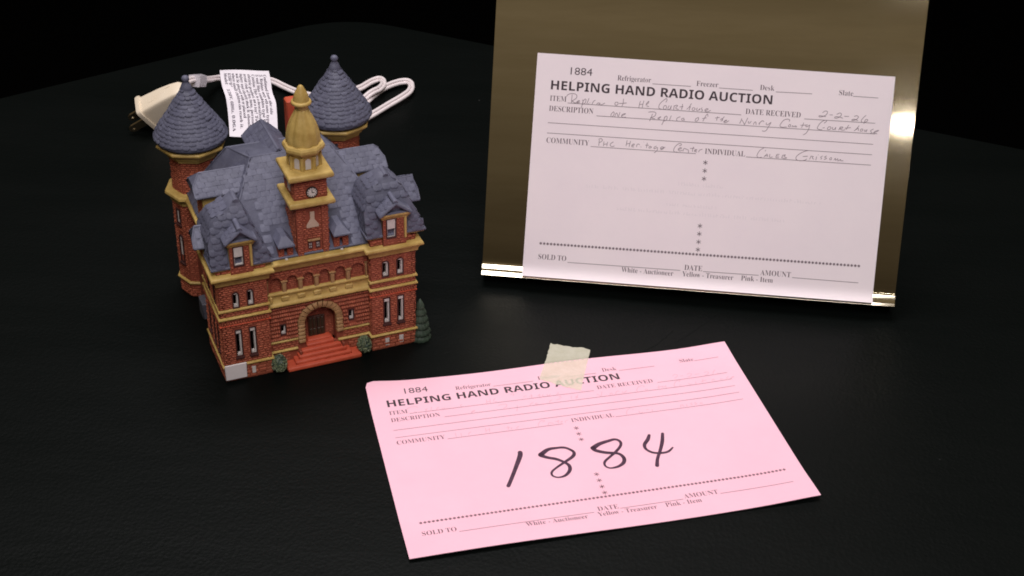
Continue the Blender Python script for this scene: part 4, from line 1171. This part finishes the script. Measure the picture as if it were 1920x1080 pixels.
# --- white form standing on the lip
def SWh(x, y, h):
    p, n_ = lip_profile(y); return W0 + WA * x + p + n_ * h
wf = sheet_mesh(SWh, 21.59, 13.82, .03, 12, 60).build('auction_form', WPAPER, None, True, 60)
wf['label'] = 'white auction form with handwriting standing on the metal sign holder'; wf['category'] = 'form'
shw = Sheet(SWh)
form(shw, wf, INK, INKT)
HW = '196,252 202,242 217,234 236,232 251,235 259,245 257,256 247,266 234,275 228,276;229,238 229,255 228,276 229,290;231,277 242,284 252,289;248,288 262,284 277,275 274,271 265,277 260,284 270,286 280,282;295,264 299,280 294,299 292,314;294,297 299,275 309,261 316,263 314,279 306,289 295,294;334,253 328,273 323,289;335,284 333,291;342,279 341,283;374,263 364,269 357,282 355,291;406,280 392,278 384,285 390,291 402,284 404,289 417,286 433,275;505,265 496,269 494,279 501,285 512,279 512,268 505,265;544,242 544,255 543,274 538,287;519,272 541,270 566,266;648,249 644,267 641,293;669,245 664,269 661,290;643,271 666,266;684,273 687,259 699,246 697,257 687,267;688,276 702,279;490,325 479,335 475,349 482,357 492,345 494,332 490,325;499,356 505,334 512,333 520,353 529,325;539,347 560,335 562,331 546,337 540,349 550,355 567,352;802,246 809,232 803,224 790,233 770,253 762,273 765,285 776,289 789,290;796,266 790,279 795,289 808,283 806,267 796,266;825,264 818,279 822,289 832,281 837,263 835,284;855,262 853,288;855,266 868,259 876,262 864,276 878,283 884,283;905,249 903,271 900,285;888,268 910,264;958,242 947,263 932,280;937,275 952,259 950,273 946,285;971,265 964,277 973,284 983,274 974,265;996,266 991,278 1000,283 1012,269 1010,280;1025,263 1020,271 1029,278 1021,286;1043,281 1061,271 1055,266 1042,275 1046,284 1059,286 1077,276;701,313 721,309 742,310 748,319 742,333 723,344 715,346;727,321 721,343 713,366;724,345 735,350 746,349;761,346 777,339 778,335 767,342 762,348 775,350;804,332 798,359 789,384;799,343 812,329 818,336 814,353 798,361;842,324 837,340 833,354;854,351 853,354;898,327 882,334 875,346 881,353;920,334 907,338 908,347 921,345 919,335 924,348;1008,323 993,332 989,346 1000,346 1009,334 1006,323;1064,314 1061,300 1053,306 1044,326 1035,345;1031,329 1057,322;1124,309 1120,321 1118,335;1108,320 1135,315;1163,307 1152,325 1145,338;1140,329 1152,319 1154,334;1160,339 1172,335 1180,328 1169,331 1163,340 1174,343 1193,330;1269,311 1264,330 1258,343;1305,305 1295,331 1287,349;1270,320 1279,332 1288,348;1312,324 1310,335 1318,336 1328,324;1342,345 1346,331 1355,327 1358,344;1376,343 1381,328 1394,316 1404,322;1373,335 1391,318;1420,326 1418,337 1428,339 1447,322 1432,353 1422,373 1409,379 1398,377;1554,310 1557,301 1546,296 1525,302 1509,320 1502,337 1506,345 1521,347 1543,344;1558,328 1552,340 1564,341 1565,329 1558,328;1575,344 1577,333 1587,341 1593,332 1598,342 1602,333;1642,311 1637,329 1631,342;1624,328 1668,323;1657,324 1658,333 1669,332 1680,322 1674,351 1662,373 1645,385;1764,306 1777,293 1775,287 1759,291 1740,308 1728,330 1727,340 1740,346 1757,345;1758,335 1770,332;1794,325 1786,336 1792,343 1807,336 1806,326 1794,325;1818,325 1818,339 1830,337 1836,324 1834,340;1863,320 1855,342;1862,322 1878,321 1875,328 1861,331 1876,340 1893,336;1911,306 1905,321 1898,335;1890,327 1926,321;1974,305 1962,324 1947,339;1956,333 1970,321 1972,337;1986,326 1984,338 1998,335 1997,325 1986,326;2011,326 2010,338 2022,330 2023,325 2019,341;2062,320 2044,332 2054,342 2044,348;2058,345 2088,331 2091,325 2071,334 2068,344 2086,347;1749,244 1764,232 1778,236 1773,253 1753,266 1733,270 1730,263 1746,263 1771,265;1792,253 1811,253;1834,248 1852,238 1863,246 1851,263 1831,271 1823,267 1833,261 1861,264 1872,269;1880,256 1908,255;1939,253 1954,247 1965,255 1953,270 1933,278 1927,274 1942,269 1964,276;2009,241 1993,258 1983,277 1996,285 2016,278 2022,267 2008,268 2000,293;416,501 415,538;411,499 425,493 435,501 430,511 416,519;445,510 444,538;468,510 464,537;447,527 465,523;503,508 487,520 486,533 500,537 511,531;586,492 582,528;607,495 601,531;584,515 605,510;615,524 630,519 631,512 620,516 617,529 631,530;646,529 648,516 655,510 665,515;673,525 674,529;688,495 688,497;710,499 707,531;699,514 721,513;731,518 722,524 726,531 735,525 731,518 739,526;768,515 754,523 756,533 774,522 772,543 756,557;794,532 813,519 798,518 793,530 803,533 820,517;905,503 919,497 911,488 893,497 878,516 874,534 880,543 897,542;900,528 921,517 913,514 901,524 911,535 926,528;930,535 936,518 951,521 963,527 964,544;994,503 988,520 990,533;973,515 999,512;1000,528 1015,520 1005,519 1001,530 1016,533;1027,534 1030,522 1048,514;1431,492 1426,499;1418,480 1396,495 1383,518 1381,533 1391,541 1410,536;1423,535 1440,515 1444,532;1429,528 1444,525;1458,514 1456,533 1475,531;1500,513 1495,533 1513,532;1500,513 1515,512;1499,523 1512,522;1535,515 1530,534;1535,517 1552,512 1543,523 1560,530 1547,536 1534,532;1686,477 1666,482 1638,498 1619,516 1616,530 1625,539 1648,541 1671,536 1681,528;1656,515 1686,511;1706,508 1698,529;1702,510 1719,510 1713,519 1724,527;1739,509 1736,531;1748,497 1747,500;1775,503 1763,511 1770,519 1764,524;1799,501 1786,509 1800,516 1784,524;1823,510 1817,520 1827,523 1830,511 1823,510;1844,523 1853,511 1854,524 1867,513 1868,527 1884,516 1884,524 1901,523'
mb = MB()
for st in HW.split(';'):
    pts = [tuple(float(q) / 100 for q in p.split(',')) for p in st.split()]
    shw.stroke(mb, [(x, y, .034) for x, y in pts], sub=3)
mb.build('handwriting', PEN, wf, False)
mb = MB(); q = random.Random(5)       # print showing through from the back, mirrored and unreadable
for (y, x0, x1, cap) in ((7.45, 9.2, 12.2, .26), (8.0, 3.6, 18.0, .24), (8.75, 8.6, 11.6, .22), (9.25, 5.6, 15.8, .26)):
    x = x0
    while x < x1:
        wl_ = q.uniform(.6, 1.7)
        e = min(x + wl_, x1)
        xx = x
        while xx < e:
            shw.stroke(mb, [(xx, y - cap * q.uniform(.4, 1), .05), (xx + q.uniform(-.03, .05), y, .05)], h=.005, sub=2)
            if q.random() < .5: shw.stroke(mb, [(xx, y - cap * q.uniform(0, .8), .04), (xx + .12, y - cap * q.uniform(0, .8), .04)], h=.005, sub=2)
            xx += .17
        x = e + .22
mb.build('show_through_print', GHOST, wf, False)

# --- pink form on the table
P0 = V3((-8.0828, 64.1173, 0)); PA = V3((.96611, .25811, 0)); PB = V3((.25811, -.96611, 0))
PW, PH = 21.59, 13.97
def curl(x, y):
    z = .07 + .17 * math.exp(-((y - PH) / 1.6) ** 2) * (.55 + .45 * math.sin(x * .30 + .4)) + .10 * math.exp(-((x - PW) / 2.0) ** 2)
    z += .22 * math.exp(-((x - 0) ** 2 + (y - 0) ** 2) / 2.2) + .05 * math.exp(-(y / 1.2) ** 2) * (1 + math.sin(x * .55 + 1))
    return z
def SPk(x, y, h): 
    q = P0 + PA * x + PB * y; return V3((q.x, q.y, curl(x, y) + h))
def corner(x, y):        # the far left corner is turned under, so its outline reads round
    r = .42
    if x < r and y < r:
        a, b = r - x, r - y; m_ = max(a, b); l = math.hypot(a, b)
        if l > 1e-6: a, b = a * m_ / l, b * m_ / l
        return r - a, r - b
    # bottom edge runs slightly longer on the left
    return x, y * (1 + .012 * (1 - x / PW))
pf = sheet_mesh(SPk, PW, PH, .03, 44, 30, corner).build('auction_form', PPAPER, None, True, 60)
pf['label'] = 'pink auction form lying flat with large black 1884 written on it'; pf['category'] = 'form'
shp = Sheet(SPk)
form(shp, pf, INK, INKP)
mb = MB()
for st in '722,733,26 712,766,27 662,863,22 623,936,21 597,982,21;828,771,30 874,740,24 920,736,18 963,741,17 990,763,16 1004,791,18 988,822,20 930,860,16 877,894,13 847,921,13 843,949,12 868,968,11 908,962,16 942,928,20 950,889,20 931,856,17 896,824,20 857,804,21 825,780,26 828,769,28;1115,776,30 1157,750,26 1212,735,21 1253,729,17 1274,752,17 1267,785,16 1228,828,17 1185,862,15 1146,895,15 1137,927,12 1157,951,11 1202,948,17 1241,923,21 1253,884,21 1234,846,18 1173,826,22 1125,799,24 1115,776,28;1447,731,16 1427,766,22 1397,803,20 1393,840,16 1417,873,16 1457,887,16 1503,884,15 1542,854,9;1523,733,17 1499,798,21 1464,867,18 1429,928,18 1408,982,22'.split(';'):
    shp.stroke(mb, [tuple(float(q) / 100 for q in p.split(',')) for p in st.split()], sub=7, h=.010)
mb.build('marker_number', MARKER, pf, False)
mb = MB(); q = random.Random(9)
for st in HW.split(';'):
    pts = [tuple(float(t) / 100 for t in p.split(',')) for p in st.split()]
    if q.random() < .30: continue
    if len(pts) > 4: pts = pts[:max(3, int(len(pts) * q.uniform(.5, 1)))]
    shp.stroke(mb, [(x, y + .03, .030) for x, y in pts], sub=2, h=.005)
mb.build('carbon_handwriting', CARBON, pf, False)

# --- masking tape over the top edge of the pink form
tp = [(2.41, 68.97), (4.77, 68.54), (4.12, 64.55), (1.79, 65.45)]
mb = MB(); q = random.Random(2); nx, ny = 18, 26; vs = []
for j in range(ny + 1):
    for i in range(nx + 1):
        a, b = i / nx, j / ny
        p = V3(tp[0]).lerp(V3(tp[1]), a).lerp(V3(tp[3]).lerp(V3(tp[2]), a), b)
        p = V3((p.x, p.y, 0))
        if j in (0, ny): p += V3((0, (1 if j == 0 else -1) * q.uniform(0, .12), 0))
        if i in (0, nx): p += V3((q.uniform(-.02, .02), 0, 0))
        d = p - P0; cx_, cy_ = d.dot(PA), d.dot(PB)
        z = .025 + (curl(cx_, max(cy_, 0)) + .018 - .025) * min(1, max(0, (cy_ + .35) / .4))
        if b < .3: z += .03 * max(0, math.sin(a * 9 + 1)) * (1 - b / .3)
        vs.append((p.x, p.y, z))
mb.add(vs, [(j * (nx + 1) + i, (j + 1) * (nx + 1) + i, (j + 1) * (nx + 1) + i + 1, j * (nx + 1) + i + 1) for j in range(ny) for i in range(nx)])
tape = mb.build('masking_tape', TAPE, None, True, 60)
tape['label'] = 'short torn piece of cream masking tape over the top edge of the pink form'; tape['category'] = 'tape'

# ---------------------------------------------------------------- power cord, plug and warning tag behind the model
cordt = thing('power_cord', 'white lamp cord with ivory plug and paper warning tag behind the courthouse', 'power cord', (-22, 101, 0))
ho = V3((-22, 101, 0))
CP = [(-24.56, 96.14, 3.1), (-24.33, 96.87, 2.9), (-24.01, 98.18, 2.3), (-23.86, 99.9, 1.5), (-23.56, 101.83, 0.7), (-22.45, 102.55, 0.5), (-21.01, 102.69, 0.5), (-19.45, 102.15, 0.5), (-18.53, 101.57, 0.4), (-17.58, 100.8, 0.4), (-16.45, 100.15, 0.4), (-15.38, 99.87, 0.4), (-14.16, 99.98, 0.4), (-13.22, 100.72, 0.4), (-12.76, 101.43, 0.4), (-12.32, 101.95, 0.4), (-11.79, 102.88, 0.4), (-11.29, 103.41, 0.4), (-10.93, 103.14, 0.5), (-10.71, 102.26, 0.6), (-10.88, 101.06, 0.75), (-11.31, 100.35, 0.8), (-11.67, 99.87, 0.7), (-12.17, 99.11, 0.5), (-12.76, 98.53, 0.4), (-12.56, 98.18, 0.4), (-11.91, 98.97, 0.4), (-11.33, 100.52, 0.4), (-10.64, 101.92, 0.4), (-9.69, 102.97, 0.4), (-8.95, 103.24, 0.4), (-8.56, 102.58, 0.45), (-8.58, 101.32, 0.5), (-9.15, 100.13, 0.5), (-9.96, 99.06, 0.4), (-10.83, 97.61, 0.4), (-11.42, 96.66, 0.4), (-12.05, 95.18, 0.5), (-12.59, 92.14, 0.9)]
path = smoothpath([V3(p) for p in CP], 5)
mb = MB(); view = V3((.15, -.8, .55)).normalized()
for s in (-1, 1):
    pts = []
    for i, p in enumerate(path):
        t = (path[min(i + 1, len(path) - 1)] - path[max(i - 1, 0)]).normalized(); o_ = t.cross(view).normalized() * (.125 * s)
        if o_.z * s < 0: o_ = -o_
        pts.append(p + o_ + V3((0, 0, .06)) - ho)
    mb.tube(pts, .145, 8)
mb.build('cord', CORDM, cordt, angle=80)
# plug
d = V3((-.849, -.071, -.526)).normalized(); up = V3((-.458, -.40, .793)); up = (up - d * up.dot(d)).normalized(); sd = V3((.266, -.914, -.313)); sd = (sd - d * sd.dot(d) - up * sd.dot(up)).normalized()
B1 = V3((-27.34, 94.06, 1.32)); B0 = B1 - d * 3.75
def loft(mb, secs, n=20, e=3.2):
    vs = []; fs = []
    for (t, hw, hh, dz) in secs:
        for j in range(n):
            a = 2 * math.pi * j / n; c, s_ = math.cos(a), math.sin(a)
            x = hw * math.copysign(abs(c) ** (2 / e), c); z = hh * math.copysign(abs(s_) ** (2 / e), s_)
            vs.append(B0 + d * t + sd * x + up * (z + dz) - ho)
    for i in range(len(secs) - 1):
        for j in range(n): fs.append((i * n + j, i * n + (j + 1) % n, (i + 1) * n + (j + 1) % n, (i + 1) * n + j))
    fs.append(tuple(range(n))[::-1]); fs.append(tuple((len(secs) - 1) * n + j for j in range(n))); mb.add(vs, fs)
mb = MB()
loft(mb, [(.0, .35, .45, -.1), (.08, .50, .62, -.1), (.3, .62, .80, -.08), (.9, .70, .92, -.05), (1.8, .77, 1.0, 0), (3.0, .84, 1.07, 0), (3.42, .86, 1.1, 0), (3.46, .99, 1.24, 0), (3.6, 1.0, 1.26, 0), (3.75, .98, 1.24, 0), (3.78, .90, 1.15, 0)], 40, 7)
plug = mb.build('plug', PLASTIC, cordt, angle=45)
mb = MB()
for k_ in range(3):
    a = B0 + d * (.9 + k_ * .5) - ho
    mb.tube([a + sd * (-.3 + .3 * k_) + up * (.89 + .045 * k_), a + sd * (-.3 + .3 * k_) + d * .9 + up * (.96 + .045 * k_)], .03, 6)
mb.build('grip_ridge', PLASTIC, plug)
for x in (-.62, .55):
    mb = MB(); c = B0 + d * 3.7 + sd * x - ho; k_ = 8
    out = [(0, .32), (1.25, .32), (1.45, .24), (1.55, .08), (1.55, -.08), (1.45, -.24), (1.25, -.32), (0, -.32)]
    hole = [(1.2 + .12 * math.cos(2 * math.pi * i / 8 + math.pi / 8 + math.pi * .0), .12 * math.sin(2 * math.pi * i / 8 + math.pi / 8)) for i in range(8)]
    bm = bmesh.new(); E_ = []
    for loop in (out, hole):
        vv = [bm.verts.new((c + d * a + up * b) * U) for a, b in loop]
        for i in range(8): E_.append(bm.edges.new((vv[i], vv[(i + 1) % 8])))
    r_ = bmesh.ops.triangle_fill(bm, edges=E_, use_beauty=True)
    fc = [g for g in r_['geom'] if isinstance(g, bmesh.types.BMFace)]
    ex_r = bmesh.ops.extrude_face_region(bm, geom=fc)
    bmesh.ops.translate(bm, verts=[g for g in ex_r['geom'] if isinstance(g, bmesh.types.BMVert)], vec=sd * (.15 * U))
    bmesh.ops.recalc_face_normals(bm, faces=bm.faces)
    me = D.meshes.new('prong'); bm.to_mesh(me); bm.free(); me.materials.append(BRASS)
    o = D.objects.new('prong', me); col.objects.link(o); o.parent = plug
# clear sleeve on the cord next to the plug
cc = V3((-24.19, 97.59, 2.5)); dd = (V3((-24.06, 98.51, 2.1)) - cc).normalized()
s2 = dd.cross(V3((0, 0, 1))).normalized(); u2 = s2.cross(dd)
mb = MB(); vs = []
for t in (-.75, .75):
    for (x, z) in ((-.42, -.42), (.42, -.42), (.50, 0), (.42, .42), (0, .50), (-.42, .42), (-.5, 0)): vs.append(cc + dd * t + s2 * x + u2 * z - ho)
mb.add(vs, [tuple(range(7))[::-1], tuple(range(7, 14))] + [(i, (i + 1) % 7, 7 + (i + 1) % 7, 7 + i) for i in range(7)])
mb.build('cord_sleeve', CLIPM, cordt, angle=30)
# tag
TG = [([-23.58, 102.56, 1.1], [-19.8, 102.89, 1.1]), ([-23.33, 101.51, 0.95], [-19.42, 101.48, 0.95]), ([-22.96, 100.24, 0.8], [-19.03, 99.74, 0.8]), ([-22.5, 99.1, 0.5], [-18.62, 98.72, 0.5]), ([-22.04, 97.33, 0.4], [-18.4, 97.75, 0.4]), ([-21.57, 95.3, 0.28], [-18.03, 95.79, 0.28]), ([-21.17, 93.4, 0.12], [-17.67, 93.71, 0.12])]
TL = smoothpath([V3(a) for a, b in TG], 6); TR = smoothpath([V3(b) for a, b in TG], 6); NT = len(TL) - 1
def STg(x, y, h):          # x across 0..1 (left to right), y down 0..1
    q_ = min(max(y, 0), 1) * NT; i = min(int(q_), NT - 1); f_ = q_ - i
    a = TL[i].lerp(TL[i + 1], f_); b = TR[i].lerp(TR[i + 1], f_); p = a.lerp(b, x)
    n_ = (TR[i] - TL[i]).cross(TL[min(i + 1, NT)] - TL[i]).normalized()
    if n_.z < 0: n_ = -n_
    wob = .05 * math.sin(x * 5 + y * 9)
    return p + n_ * (h + wob) - ho
mb = MB(); nx, ny = 10, NT; vs = [STg(i / nx, j / ny, h) for h in (0, -.03) for j in range(ny + 1) for i in range(nx + 1)]; N = (nx + 1) * (ny + 1)
fs = []
for j in range(ny):
    for i in range(nx):
        a = j * (nx + 1) + i; fs += [(a, a + nx + 1, a + nx + 2, a + 1), (N + a, N + a + 1, N + a + nx + 2, N + a + nx + 1)]
for j in range(ny):
    a = j * (nx + 1); fs.append((a, N + a, N + a + nx + 1, a + nx + 1)); a += nx; fs.append((a, a + nx + 1, N + a + nx + 1, N + a))
mb.add(vs, fs); tag_ = mb.build('warning_tag', TAGM, cordt, angle=60)
LN = ['Continued from other side', '5. Replace only with same type', '5 watt Max candelabra type C7.', 'Caution: This is a decorative', 'electric product, not a toy! To', 'avoid risk of fire, burns, personal', 'injury and electric shock it should',
      'not be played with or placed', 'where small children can reach it.', 'E186464', 'Model:   120V, 60Hz, 0.06A']
mb = MB()
for k_, t in enumerate(LN):
    v, f = text2d(t, 'serif', .006); wd = max(p[0] for p in v); xb = .865 - k_ * .079; cap = .060
    ln = min(wd * .040, .90 - .085) * (1, 1, 1, 1, 1, 1, 1, 1, 1, 1, 1)[k_]
    if k_ == 10: ln = .85
    mb.add([STg(xb + y * cap, .085 + x / wd * ln, .012) for x, y in v], f)
mb.build('tag_print', TAGINK, tag_, False)
